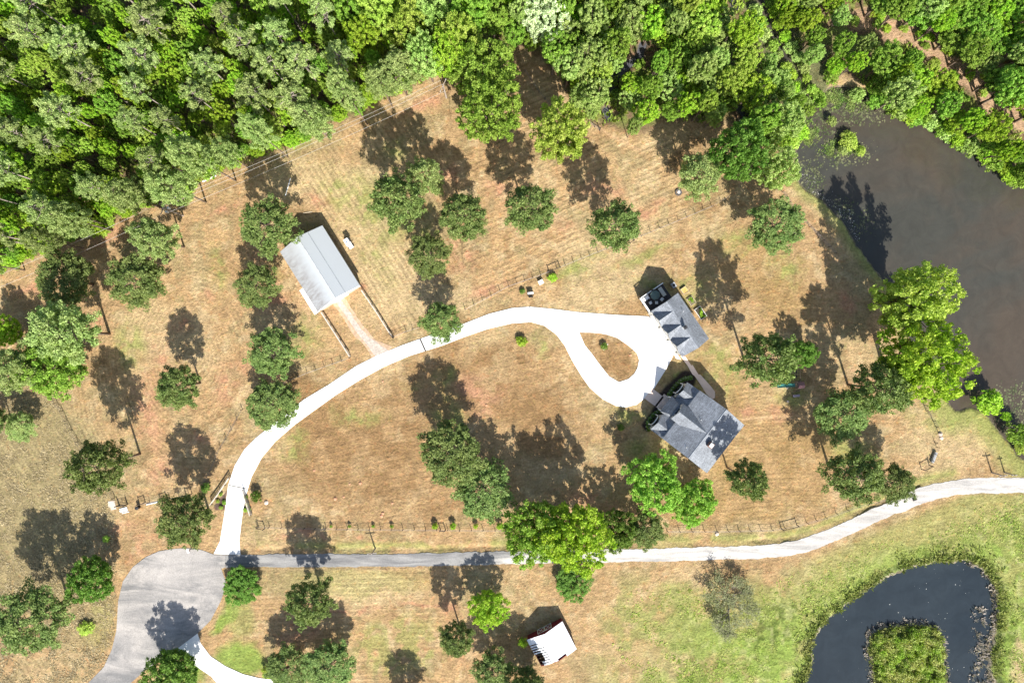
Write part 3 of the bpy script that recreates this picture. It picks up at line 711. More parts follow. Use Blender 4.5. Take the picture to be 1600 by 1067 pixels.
# off-frame tree whose shadow enters at the lower edge, thin leafless tree, small evergreen
field_tree(640,1105,32,1045,'pine',2,"pine just below the bottom edge, shadow entering the meadow")
field_tree(270,1050,40,985,'dark',1,"pine beside the neighbour's drive shading the cul-de-sac")
field_tree(830,1100,40,1000,'pine',3,"pine just below the bottom edge behind the red shed")
bt, bc, bs = bare_mesh(5)
f = (HC-40)/HC; root = empty("bare_tree", ((1150-800)*f*S, (533.5-952)*f*S, 0), 1.0); root.scale = (bs*1.12, bs*1.12, .5)
link("trunk", bt, root); link("crown", bc, root); tag(root, "nearly leafless grey tree with spreading branches below the gravel lane", "tree", "trees standing in the fields and yard")

for (x_, y_, k_, lb_) in [(22,300,.55,"pale dead snag in the forest near the left edge"),(497,62,.5,"grey dead snag among the forest pines above the barn"),(1088,92,.5,"bleached dead snag in the middle of the wet wood"),(1158,62,.45,"small grey dead snag by the creek at the top edge"),(660,60,.4,"small dead snag at the forest corner near the top edge"),(915,40,.45,"thin dead snag behind the silvery tree")]:
    r_o = empty("dead_tree", ((x_-800)*.9*S, (533.5-y_)*.9*S, 0), x_); r_o.scale = (bs*k_, bs*k_, 1.15); link("trunk", bt, r_o); tag(r_o, lb_, "tree", "dead snags in the woods")
# ---- forests
rng = random.Random(4)
def fill(poly, spacing, accept, x0, x1, y0, y1, tries=9000, seed=1, existing=None, vary=None):
    r = random.Random(seed); P = list(existing or []); new = []
    cell = spacing; grid = {}
    for p in P: grid.setdefault((int(p[0]//cell), int(p[1]//cell)), []).append(p)
    X = np.array([r.uniform(x0, x1) for _ in range(tries)]); Y = np.array([r.uniform(y0, y1) for _ in range(tries)])
    sd_ = sdf(X, Y, poly)
    for x, y, d in zip(X, Y, sd_):
        if not accept(x, y, d): continue
        gx, gy = int(x//cell), int(y//cell); ok = True
        for i in (-1, 0, 1):
            for j in (-1, 0, 1):
                for q in grid.get((gx+i, gy+j), ()):
                    if (q[0]-x)**2+(q[1]-y)**2 < (spacing*(vary(x) if vary else 1))**2: ok = False
        if ok: grid.setdefault((gx, gy), []).append((x, y)); new.append((x, y, d))
    return new
def fbase(px, py, hc): f = (HC-hc)/HC; return (px-800)*f*S, (533.5-py)*f*S, f
# north-west pine forest
pts = fill(FOREST1, 47, lambda x, y, d: d < -20 and not (x < 60 and 130 < y < 190) and not (x < 330 and d < -60 and (x*7.3+y*3.1) % 1 < .0) and not (x > 540 and y < 120), -60, 705, -60, 440, 9000, 3, vary=lambda x: 1.0)
pts = [p for k, p in enumerate(pts) if not (p[0] < 360 and p[2] < -60 and k % 4 == 0)]
for k, (x, y, d) in enumerate(pts):
    hc = rng.uniform(115, 150) if d < -40 else rng.uniform(85, 115); r_ = rng.uniform(20, 31)
    bx, by, f = fbase(x, y, hc)
    v = k % 6
    edge = d > -45; left = x < 250
    col_ = "far left" if x < 110 else "left" if x < 235 else "middle left" if x < 370 else "middle" if x < 500 else "right"
    row_ = "topmost row" if y < 40 else "upper part" if y < 110 else "central part" if y < 190 else "lower part"
    lab = f"tall pale green pine on the field side edge, {col_} stretch of the forest" if edge else f"tall bare stemmed pine in the {row_} of the forest, {col_} side"
    place_tree("pine_tree", LIGHTP[k % 3] if d > -52 else TALLP[v], bx, by, r_*f*S/(4.4 if d > -52 else 3.35), hc*S/(15*.70 if d > -52 else 17.5*.84), lab, "pine tree", "tall pines of the upper left forest")
NW_PINES = len(pts)
pts = fill(FOREST1, 22, lambda x, y, d: d < -12 and (rng.random() < (.85 if d > -40 else .97)), -60, 705, -60, 440, 7000, 5)[:295]
for k, (x, y, d) in enumerate(pts):
    edge = d > -34; hc = rng.uniform(12, 30) if edge else rng.uniform(34, 78); r_ = rng.uniform(11, 22)
    kind = rng.choice(['bright', 'bright', 'bright', 'mid', 'yellow'] if not edge else ['bright', 'bright', 'yellow', 'mid'])
    bx, by, f = fbase(x, y, hc)
    place_tree("sapling", (BR if edge else BT)[kind][k % len((BR if edge else BT)[kind])], bx, by, r_*f*S/(5.1 if edge else 4.0), hc*S/(11*(.575 if edge else .73)), f"leafy {dict(bright='bright green', mid='mid green', yellow='yellow green', dark='dark green')[kind]} tree " + ("at the foot of the forest edge" if edge else "in the gaps beneath the pines") + (" at far left" if x < 110 else " on the left" if x < 235 else " left of middle" if x < 370 else " above the barn" if x < 500 else " towards the field corner") + ("" if edge else ", top rows" if y < 60 else ", upper half" if y < 130 else ", middle rows" if y < 200 else ", lower half" if y < 280 else ", lowest rows"), "young tree", "young broadleaf trees under the pines")
# bright strip of low growth along the edge
E = [p for p in FOREST1 if -60 <= p[0] <= 700 and p[1] > 0][:-1]
acc = 0
for a, b_ in zip(E, E[1:]):
    L = math.dist(a, b_); n = max(1, int(L/6.5))
    for i in range(n):
        t = (i+rng.random())/n; x = a[0]+(b_[0]-a[0])*t-rng.uniform(-1, 9); y = a[1]+(b_[1]-a[1])*t-rng.uniform(2, 24)
        gx, gy = G(x, y); rr_ = rng.uniform(7, 15)*S
        shrub(gx, gy, rr_, rr_*rng.uniform(.9, 1.5), rng.choice(['bright', 'bright', 'yellow', 'mid']), "bright green bush in the low fringe along the pine forest", "bushes along the forest fringe")
# broadleaf tops inside the NW forest (bright yellow ones at the top centre)
for (x, y, r_, kd, lb) in [(600,20,34,'yellow',"big yellow green tree at the top edge left of the field"),(640,45,30,'yellow',"yellow green tree right of the biggest one at the top edge"),(570,60,24,'bright',"bright green tree below the big yellow green one at the top edge"),(680,25,28,'sage',"sage green tree at the top edge above the jutting crowns"),(715,60,32,'yellow',"light green tree directly above the jutting dark crowns"),(700,88,26,'bright',"bright green tree between pine forest edge and jutting crowns"),(548,20,24,'mid',"mid green tree left of the yellow crowns at the top edge"),(665,90,28,'sage',"grey green tree at the forest corner by the second pole"),(620,112,34,'lpine',"wide grey green pine at the forest corner near the wires"),(735,15,30,'mid',"mid green tree at the top edge left of the silvery one")]:
    field_tree(x, y, r_, 0, kd, rng.randint(0, 5), lb, hfix=rng.uniform(75, 95))
field_tree(852, 32, 33, 0, 'silver', 0, "silvery white blossoming tree at the top of the upper field", hfix=80)
# swamp wood
def wood(poly, x0, x1, y0, y1, spacing, kinds, seed, lab, grp, accept, hl=(45, 95), rl=(15, 31)):
    P = fill(poly, spacing, accept, x0, x1, y0, y1, 8000, seed)
    for k, (x, y, d) in enumerate(P):
        kd = rng.choice(kinds); small = d > -22
        hc = rng.uniform(*hl)*(.6 if small else 1); r_ = rng.uniform(*rl)*(.72 if small else 1)
        bx, by, f = fbase(x, y, hc)
        tone = {'sage': 'pale sage', 'mid': 'mid green', 'bright': 'bright green', 'yellow': 'yellow green', 'dark': 'dark green'}[kd]
        place_tree("deciduous_tree", (BR if small else BT)[kd][k % len((BR if small else BT)[kd])], bx, by, r_*f*S/(5.1 if small else 4.0), hc*S/(11*(.575 if small else .73)), f"{'small' if small else 'full crowned'} {tone} tree {'at the edge of' if small else 'deep inside' } {lab}, {'upper' if y < 70 else 'middle' if y < 140 else 'lower'} {'left' if x < x0+(x1-x0)*.33 else 'centre' if x < x0+(x1-x0)*.66 else 'right'}", "tree", grp)
    return P
wood(FOREST2, 740, 1260, -60, 240, 24.5, ['sage', 'sage', 'sage', 'mid', 'mid', 'yellow', 'bright', 'bright'], 12, "the wet wood", "trees of the wet wood",
     lambda x, y, d: d < -13 and min(math.dist((x, y), q) for s in SWAMP for q in s) > 23 and not (math.dist((x, y), (852, 32)) < 34) and not (x < 800 and y > 30) and math.dist((x, y), (1165, 240)) > 40 and math.dist((x, y), (1210, 255)) > 34 and min(math.dist((x, y), q) for q in CREEK) > 11)
wood(FOREST3, 1225, 1660, -60, 310, 26, ['mid', 'mid', 'sage', 'bright', 'bright'], 13, "the far bank wood", "trees of the wood beyond the pond",
     lambda x, y, d: d < -12 and min(math.dist((x, y), q) for q in CLEAR) > 31 and min(math.dist((x, y), q) for q in CREEK) > 11 and y < 300 and (x-1225)*.75 > (y-330), hl=(45, 75))
for i in range(46):       # undergrowth in the two woods
    x = rng.uniform(880, 1240); y = rng.uniform(-10, 215)
    if sdf(np.array(x), np.array(y), FOREST2) > -8 or min(math.dist((x, y), q) for s in SWAMP for q in s) < 12: continue
    gx, gy = G(x, y); shrub(gx, gy, rng.uniform(9, 15)*S, rng.uniform(9, 18)*S, rng.choice(['mid', 'dark', 'sage']), "low green thicket bush on the wet woodland floor", "thicket bushes of the wet wood")
for i in range(30):
    t = rng.randrange(len(CLEAR)); x = CLEAR[t][0]+rng.choice((-1, 1))*rng.uniform(18, 30); y = CLEAR[t][1]+rng.uniform(-14, 14)
    gx, gy = G(x, y); shrub(gx, gy, rng.uniform(6, 12)*S, rng.uniform(6, 14)*S, rng.choice(['bright', 'mid', 'yellow']), "low bush beside the dirt clearing in the far wood", "bushes beside the dirt clearing")

# ---- single bushes
def bush(px, py, r_, h_, kind, label, **kw):
    f = (HC-h_*.6)/HC; shrub((px-800)*f*S, (533.5-py)*f*S, r_*S, h_*S, kind, label, **kw)
bush(1546,627,24,26,'bright',"large bright bush at the pond corner by the dam"); bush(1573,651,10,12,'bright',"small bright bush between two larger ones on the dam", )
bush(1592,678,21,26,'mid',"dark green bush at the right edge below the pond"); bush(1598,700,13,12,'yellow',"yellow green bush at the right edge above the lane")
bush(1327,221,17,12,'yellow',"yellow green bush on the tiny islet at the head of the pond"); bush(1300,190,10,10,'sage',"reedy pale bush by the head of the pond")
bush(815,534,10,11,'bright',"round green bush in the lawn below the driveway"); bush(944,541,7,9,'dark',"dark bush with pale stones inside the driveway island")
bush(816,455,5,6,'dark',"small ring shaped plant left of the black bench above the drive"); bush(863,434,8,9,'bright',"bright green bush against the wire fence beside the utility box")
bush(400,775,11,14,'dark',"spiky dark bush right of the entrance wall"); bush(321,762,9,9,'dark',"dark green bush by the paddock fence left of the drive")
bush(970,668,7,5,'dark',"low green bush in the shade left of the main house"); bush(818,1003,10,14,'bright',"bright green bush against the left wall of the red shed")
bush(420,1050,13,14,'yellow',"yellow flowering bush at the bottom edge by the white drive"); bush(434,1062,9,9,'bright',"small green bush beside the yellow flowering bush")
bush(133,982,14,9,'yellow',"lime green low bush left of the cul-de-sac"); bush(165,842,7,6,'yellow',"pale yellow green bush by the red soil patch")
for (x, r_, lb) in [(517,3,"first from the left"),(546,3.2,"second from the left"),(583,3,"third from the left"),(612,3.6,"fourth from the left"),(680,5.6,"fifth, first of the larger ones"),(708,6.4,"sixth, between two larger gaps"),(743,5,"seventh, right of the fence brace"),(781,6.8,"last, next to the big bright tree")]:
    bush(x, 822, r_, r_*1.9, 'bright' if r_ > 4 else 'mid', f"small green hedge bush on the lane side fence, {lb}", group="young hedge bushes along the lane fence")
for i, (x, y) in enumerate([(345,772),(340,783),(350,785),(345,793),(384,777),(386,788),(389,796),(383,797)]):
    bush(x, y, 4, 4, ('mid', 'yellow')[i % 2], "low planting in the left entrance bed" if i < 4 else "low planting in the right entrance bed", group="plants in the entrance beds")
M_WHITEFL = simple("white_blossom", (.75,.74,.70), .7)
rs_ = np.random.RandomState(9)
Vb, Fb = leaf_cards(rs_, [(0, 0, 1.0)], [.85], np.array([26]), .07, .8, .6, .5, .9)
me_bl = np_mesh("blossom", Vb, Fb, M_WHITEFL)
for i, (x, y) in enumerate(spline([(1078,590),(1066,593),(1054,603),(1045,616)], 3)+spline([(1030,642),(1020,648),(1012,660),(1013,670)], 2)):
    o = link("flowering_shrub", SH['dark'][i % 2], None, (*G(x, y), 0)); o.scale = (.50, .50, .6); link("blossom", me_bl, o)
    tag(o, "dark foundation shrub with white flowers by the upper front bay" if y < 630 else "dark foundation shrub with white flowers by the lower front bay", "shrub", "white flowering shrubs round the front bays")


# marsh bushes and reeds round the head of the large pond
for i, (x, y, r_, kd, lb) in enumerate([(1232,150,15,'sage',"pale thicket on the left side of the creek mouth, upper"),(1243,178,14,'mid',"green thicket left of the creek mouth, second down"),(1252,205,15,'bright',"bright thicket at the left shore of the pond head"),(1238,222,14,'yellow',"yellowish thicket left of the pond head, lowest"),(1222,192,15,'mid',"mid green thicket behind the pond head shore"),(1228,118,12,'sage',"pale bush by the creek bend"),(1252,90,10,'sage',"small pale bush on the creek's right side"),(1340,148,16,'sage',"pale bush hanging over the pond head shore"),(1300,118,15,'mid',"green bush on the shore where the creek widens"),(1368,156,15,'mid',"green bush overhanging the cove of the far bank"),(1445,186,15,'mid',"green bush on the point of the far bank"),(1318,236,9,'sage',"reedy tuft left of the islet bush"),(1345,236,9,'yellow',"reedy tuft right of the islet bush")]):
    bush(x, y, r_, r_*1.1, kd, lb)
for i in range(22):
    q_ = CREEK[1:]; t_ = (i+.5)/22*(len(q_)-1); k_ = int(t_); u_ = t_-k_; x = q_[k_][0]*(1-u_)+q_[min(k_+1, len(q_)-1)][0]*u_+(-1)**i*rng.uniform(9, 15); y = q_[k_][1]*(1-u_)+q_[min(k_+1, len(q_)-1)][1]*u_+(-1)**i*rng.uniform(-5, 0)
    bush(x, y, rng.uniform(8, 14), rng.uniform(10, 18), rng.choice(['mid', 'sage', 'bright', 'yellow']), "marsh bush lining the narrow creek above the pond", group="bushes along the creek")
Pb = [(1388,160),(1405,180),(1430,190),(1465,192),(1480,208),(1500,225),(1525,237),(1552,254),(1575,272),(1600,288),(1625,300)]
acc = 0
for a_, b_ in zip(Pb, Pb[1:]):
    for t in (.15, .65):
        x = a_[0]+(b_[0]-a_[0])*t+rng.uniform(-4, 4); y = a_[1]+(b_[1]-a_[1])*t+rng.uniform(-7, 1)
        bush(x, y, rng.uniform(12, 18), rng.uniform(14, 22), rng.choice(['mid', 'sage', 'bright']), "leafy bush overhanging the water on the far bank", group="bushes overhanging the far bank")
# ---------------------------------------------------------------- ground cover (uncountable)
def tufts(name, n, region, height, width, kinds, seed, m, blades=3, z=0.0):
    rs = np.random.RandomState(seed); x0, x1, y0, y1, fn = region
    X = rs.uniform(x0, x1, n); Y = rs.uniform(y0, y1, n); k = fn(X, Y); keep = rs.rand(n) < k; X = X[keep]; Y = Y[keep]; n = len(X)
    size = (.5+rs.rand(n))*(.6+.8*fbm(X, Y, 25, seed+3))
    Vs = []
    for b_ in range(blades):
        a = rs.uniform(0, 6.28, n); l = rs.uniform(.3, 1.0, n)*width*size; h = height*size*rs.uniform(.5, 1.1, n)
        ox = rs.normal(0, width*.5, n); oy = rs.normal(0, width*.5, n)
        cx = (X-800)*S+ox; cy = (533.5-Y)*S+oy; dx = np.cos(a); dy = np.sin(a)
        p0 = np.stack([cx-dy*l*.3, cy+dx*l*.3, np.full(n, z-.03)], -1); p1 = np.stack([cx+dy*l*.3, cy-dx*l*.3, np.full(n, z-.03)], -1)
        p2 = np.stack([cx+dx*l+dy*l*.2, cy+dy*l-dx*l*.2, z+h], -1); p3 = np.stack([cx+dx*l-dy*l*.2, cy+dy*l+dx*l*.2, z+h*.9], -1)
        Vs.append(np.stack([p0, p1, p2, p3], 1))
    V = np.concatenate(Vs).reshape(-1, 3); F = np.arange(len(V)).reshape(-1, 4)
    o = link(name, np_mesh(name, V, F, m)); o["kind"] = "stuff"; return o
def notpaved(X, Y):
    ok = (sdf(X, Y, DRIVE) > 2) & (sdf(X, Y, CUL) > 2) & (sdf(X, Y, DRIVE2) > 2) & (seg_dist(X, Y, ROADC) > 13)
    dw = np.minimum(sdf(X, Y, POND), np.maximum(sdf(X, Y, POND2), -sdf(X, Y, ISLE)))
    return ok & (dw > 5)
TG = mat_leaf("lush_grass", ((.24,.34,.05), (.42,.46,.13)), .4); TH = mat_leaf("dry_hay_grass", ((.33,.27,.15), (.46,.38,.22)), .3); TF = mat_leaf("forest_ground_herbs", ((.20,.32,.035), (.36,.42,.09)), .35)
TR = mat_leaf("bleached_reeds", ((.42,.37,.32), (.62,.55,.47)), .3)
o = tufts("meadow_grass", 60000, (940,1690,770,1140, lambda X, Y: notpaved(X, Y)*np.clip((Y-(905-.35*np.clip(X-1200,0,500)))/90., 0, 1)*smooth01((X-930)/200.)*smooth01((fbm(X, Y, 30, 61)-.42)*5)), .10, .30, None, 1, TG)
tag(o, "lush green weeds and tall grass of the wet meadow", "grass")
o = tufts("hay_grass", 42000, (-90,200,590,1140, lambda X, Y: notpaved(X, Y)*(sdf(X, Y, [(-100,560),(80,612),(180,800),(185,1140),(-100,1140)]) < 0)*smooth01((fbm(X, Y, 14, 66)-.38)*5)), .11, .26, None, 2, TH)
tag(o, "rough dry hay grass of the left field", "grass")
o = tufts("forest_undergrowth", 42000, (-90,1690,-90,440, lambda X, Y: (np.min([sdf(X, Y, p) for p in (FOREST1, FOREST2, FOREST3)], axis=0) < -2)*(seg_dist(X, Y, CLEAR) > 20)*np.clip(sdf(X, Y, POND)/6, 0, 1)*smooth01((fbm(X, Y, 30, 71)-.40)*5)), .7, .45, None, 3, TF)
tag(o, "leafy herbs covering the forest floor", "undergrowth")
def bank(X, Y):
    d2 = np.maximum(sdf(X, Y, POND2), -sdf(X, Y, ISLE)); return (d2 > 1)*(smooth01((17-d2)/8.)+.25*smooth01((40-d2)/30.))*smooth01((fbm(X, Y, 18, 81)-.35)*6)
o = tufts("bank_weeds", 30000, (1240,1640,850,1140, bank), .34, .34, None, 4, mat_leaf("bank_weeds", ((.20,.28,.055), (.38,.40,.14)), .38), z=-.05)
tag(o, "dark rank weeds round the small pond's bank", "weeds")
o = tufts("reeds", 22000, (1350,1570,870,1140, lambda X, Y: (np.exp(-((np.maximum(sdf(X, Y, POND2), -sdf(X, Y, ISLE))+3)/3.2)**2)*smooth01((X-1500)/30.)+np.exp(-((sdf(X, Y, ISLE)-3)/3.)**2)*.7+np.exp(-((X-1535)/10.)**2)*(Y > 950)*(sdf(X, Y, POND2) < 0)*.6)*smooth01((fbm(X, Y, 9, 83)-.4)*6)), .35, .30, None, 5, TR, z=-.4)
tag(o, "bleached dead reeds along the small pond's waterline", "reeds")
rs_i = np.random.RandomState(77); XI = rs_i.uniform(1352, 1480, 2600); YI = rs_i.uniform(972, 1120, 2600)
di = sdf(XI, YI, ISLE); kk = (di < -5) & (rs_i.rand(2600) < .30); XI, YI, di = XI[kk], YI[kk], di[kk]
CI = np.stack([(XI-800)*S, (533.5-YI)*S, .25+np.clip(-di/14, 0, 1)*rs_i.uniform(.1, 1.2, len(XI))], -1)
VI, FI = leaf_cards(rs_i, CI, rs_i.uniform(.30, .75, len(XI)), 62, .12, .6, .5, .8, .35)
isl = link("island_thicket", np_mesh("island_thicket", VI, FI, mat_leaf("island_leaves", ((.26,.48,.04), (.52,.54,.20)), .4))); isl["kind"] = "stuff"
tag(isl, "tangled bright green thicket filling the island of the small pond", "thicket")
def marsh(X, Y):
    k = np.zeros(X.shape)
    for (cx, cy, rx, ry, a) in [(1262,140,22,50,.9),(1290,150,34,18,.9),(1330,160,40,14,.7),(1268,205,16,34,.8),(1318,232,36,14,.6),(1240,110,14,40,.9)]:
        k = np.maximum(k, a*smooth01(1.25-np.sqrt(((X-cx)/rx)**2+((Y-cy)/ry)**2)))
    return k*smooth01((fbm(X, Y, 11, 119)-.38)*6)
o = tufts("marsh_plants", 26000, (1215,1390,60,260, marsh), .14, .26, None, 16, mat_leaf("marsh_leaves", ((.11,.19,.035), (.26,.30,.09)), .35), z=-.40)
tag(o, "green marsh plants choking the creek mouth at the pond head", "marsh plants")
# floating leaves
def pads(name, n, box, fn, seed, m, size, z=-.40):
    rs = np.random.RandomState(seed); X = rs.uniform(box[0], box[1], n); Y = rs.uniform(box[2], box[3], n); k = rs.rand(n) < fn(X, Y); X = X[k]; Y = Y[k]; n = len(X)
    s = size*(.4+rs.rand(n)**2); a = rs.uniform(0, 6.28, n); Vs = []
    zz = z+rs.rand(n)*.02
    for j in range(5):
        t = a+j*2*math.pi/5; Vs.append(np.stack([(X-800)*S+np.cos(t)*s*(.7+.5*rs.rand(n)), (533.5-Y)*S+np.sin(t)*s*(.7+.5*rs.rand(n)), zz], -1))
    V = np.stack(Vs, 1).reshape(-1, 3); F = np.arange(len(V)).reshape(-1, 5)
    o = link(name, np_mesh(name, V, F, m)); o["kind"] = "stuff"; return o
MP = mat_leaf("floating_leaves", ((.055,.070,.028), (.13,.125,.07)), .0, .5)
def head(X, Y):
    k = np.zeros(X.shape)
    for (cx, cy, rx, ry, a) in [(1300,165,55,34,1),(1350,172,50,24,1),(1260,120,18,60,.9),(1320,238,50,24,1),(1290,215,30,40,.7),(1265,280,26,40,.8),(1320,325,22,20,.7),(1360,180,30,16,.8),(1350,350,18,30,.5),(1590,620,40,24,.9),(1585,650,30,30,.8),(1400,165,20,16,.5)]:
        k = np.maximum(k, a*smooth01(1.3-np.sqrt(((X-cx)/rx)**2+((Y-cy)/ry)**2)))
    return k*smooth01((fbm(X, Y, 12, 19)-.30)*5)*(sdf(X, Y, POND) < 2)
o = pads("floating_leaves", 70000, (1230,1660,60,700), head, 7, MP, .17); tag(o, "brownish floating water plants at the head of the large pond", "water plants")
o = pads("pond_scum", 450, (1270,1560,875,1140), lambda X, Y: (np.maximum(sdf(X, Y, POND2), -sdf(X, Y, ISLE)) < -4)*smooth01((fbm(X, Y, 50, 29)-.45)*6)*.8, 8, mat_leaf("pale_scum", ((.22,.24,.22), (.5,.5,.46)), .0, .4), .065)
tag(o, "pale specks of algae floating on the small dark pond", "algae")
o = pads("lily_flowers", 1200, (1255,1345,270,380), lambda X, Y: (sdf(X, Y, POND) < -2)*smooth01((26+sdf(X, Y, POND))/20.)*.8, 18, mat_leaf("pale_lilies", ((.25,.24,.2), (.45,.42,.38)), .0, .4), .08)
tag(o, "pale floating debris along the near bank of the large pond", "debris")

# ================================================================ buildings
def frame(origin_px, u_px, m=None):
    """matrix whose local x runs along u (plan direction, y down), local units metres"""
    ux, uy = u_px; l = math.hypot(ux, uy); ux, uy = ux/l, uy/l
    gx, gy = G(*origin_px)
    return gx, gy, math.atan2(-uy, ux)
def mat_shingle(name, col, ridge=(1, 0)):
    m, nt, b = mat(name); c = coords(nt)
    n = noise(nt, c, 4.2, 4, .85); n2 = noise(nt, c, .45, 5, .65, .8); br = N(nt, "ShaderNodeTexBrick"); nt.links.new(c, br.inputs["Vector"])
    br.inputs["Scale"].default_value = 1.0; br.inputs["Brick Width"].default_value = .95; br.inputs["Row Height"].default_value = .26; br.inputs["Mortar Size"].default_value = .02
    br.inputs["Color1"].default_value = (.80,.80,.80,1); br.inputs["Color2"].default_value = (1.12,1.12,1.12,1); br.inputs["Mortar"].default_value = (.62,.62,.62,1)
    colr = mixc(nt, 1.0, mixc(nt, maprange(nt, n.outputs[0], .35, .65, 0, 1), tuple(x*.60 for x in col), tuple(x*1.32 for x in col)), gray(nt, maprange(nt, n2.outputs[0], .3, .7, .74, 1.22)), 'MULTIPLY')
    colr = mixc(nt, .7, colr, mixc(nt, 1.0, colr, br.outputs[0], 'MULTIPLY'))
    nt.links.new(colr, b.inputs["Base Color"]); b.inputs["Roughness"].default_value = .85
    return m
def mat_metal(name, col, stain, axis='Y', ribs=.23):
    m, nt, b = mat(name); c = coords(nt)
    mp = N(nt, "ShaderNodeMapping"); nt.links.new(c, mp.inputs[0]); mp.inputs["Scale"].default_value = (1.6, .14, 1) if axis == 'Y' else (.14, 1.6, 1)
    n = noise(nt, mp.outputs[0], 1.6, 4, .65); n2 = noise(nt, c, .12, 3)
    sx = N(nt, "ShaderNodeSeparateXYZ"); nt.links.new(c, sx.inputs[0])
    f = mth(nt, 'MULTIPLY', maprange(nt, n.outputs[0], .36, .60, 0, 1), maprange(nt, n2.outputs[0], .42, .55, .35, 1))
    side = maprange(nt, sx.outputs[1 if axis == 'Y' else 0], -.5, -2.4, 0.06, 1) if stain[3] else .3
    f = mth(nt, 'MULTIPLY', mth(nt, 'ADD', mth(nt, 'MULTIPLY', f, .55), .42), side)
    colr = mixc(nt, f, col, stain[:3])
    w = mth(nt, 'SINE', mth(nt, 'MULTIPLY', sx.outputs[0 if axis == 'Y' else 1], 2*math.pi/ribs))
    rib = maprange(nt, w, .85, 1, 0, 1)
    colr = mixc(nt, mth(nt, 'MULTIPLY', rib, .12), colr, (.1,.1,.1))
    nt.links.new(colr, b.inputs["Base Color"]); b.inputs["Roughness"].default_value = .45; b.inputs["Metallic"].default_value = .12
    bump(nt, b, w, .25, .015)
    return m
M_SH = mat_shingle("blue_grey_shingles", (.222,.238,.262))
M_WALL = simple("cream_siding", (.62,.58,.50), .7, .08, 2); M_TRIM = simple("white_trim", (.75,.74,.71), .5, .05, 2)
M_GLASS = simple("dark_window_glass", (.02,.025,.03), .08, .1); M_BRICK = simple("brown_brick", (.22,.13,.10), .9, .3, 5, bmp=.03)
M_DARK = simple("dark_metal", (.03,.03,.032), .5, .2); M_WOOD = simple("weathered_wood", (.20,.145,.10), .85, .3, 2.5); M_WOODL = simple("pale_wood", (.50,.40,.28), .8, .25, 3); M_WHITE = simple("white_paint", (.80,.80,.78), .5, .05)
M_DECK = simple("dark_stained_deck", (.055,.045,.045), .7, .35, 3); M_BLACK = simple("black_paint", (.012,.012,.012), .5, .2)

def gable_roof(x0, x1, y0, y1, ze, zr, over=0.0, th=.18):
    """ridge along x; roof as two slabs with thickness"""
    ym = (y0+y1)/2; mb = MB(); sl = (zr-ze)/(ym-y0)
    a = y0-over; b_ = y1+over; zo = ze-sl*over
    mb.slab([(x0, a, zo), (x1, a, zo), (x1, ym, zr), (x0, ym, zr)], th)
    mb.slab([(x0, ym, zr), (x1, ym, zr), (x1, b_, zo), (x0, b_, zo)], th)
    return mb
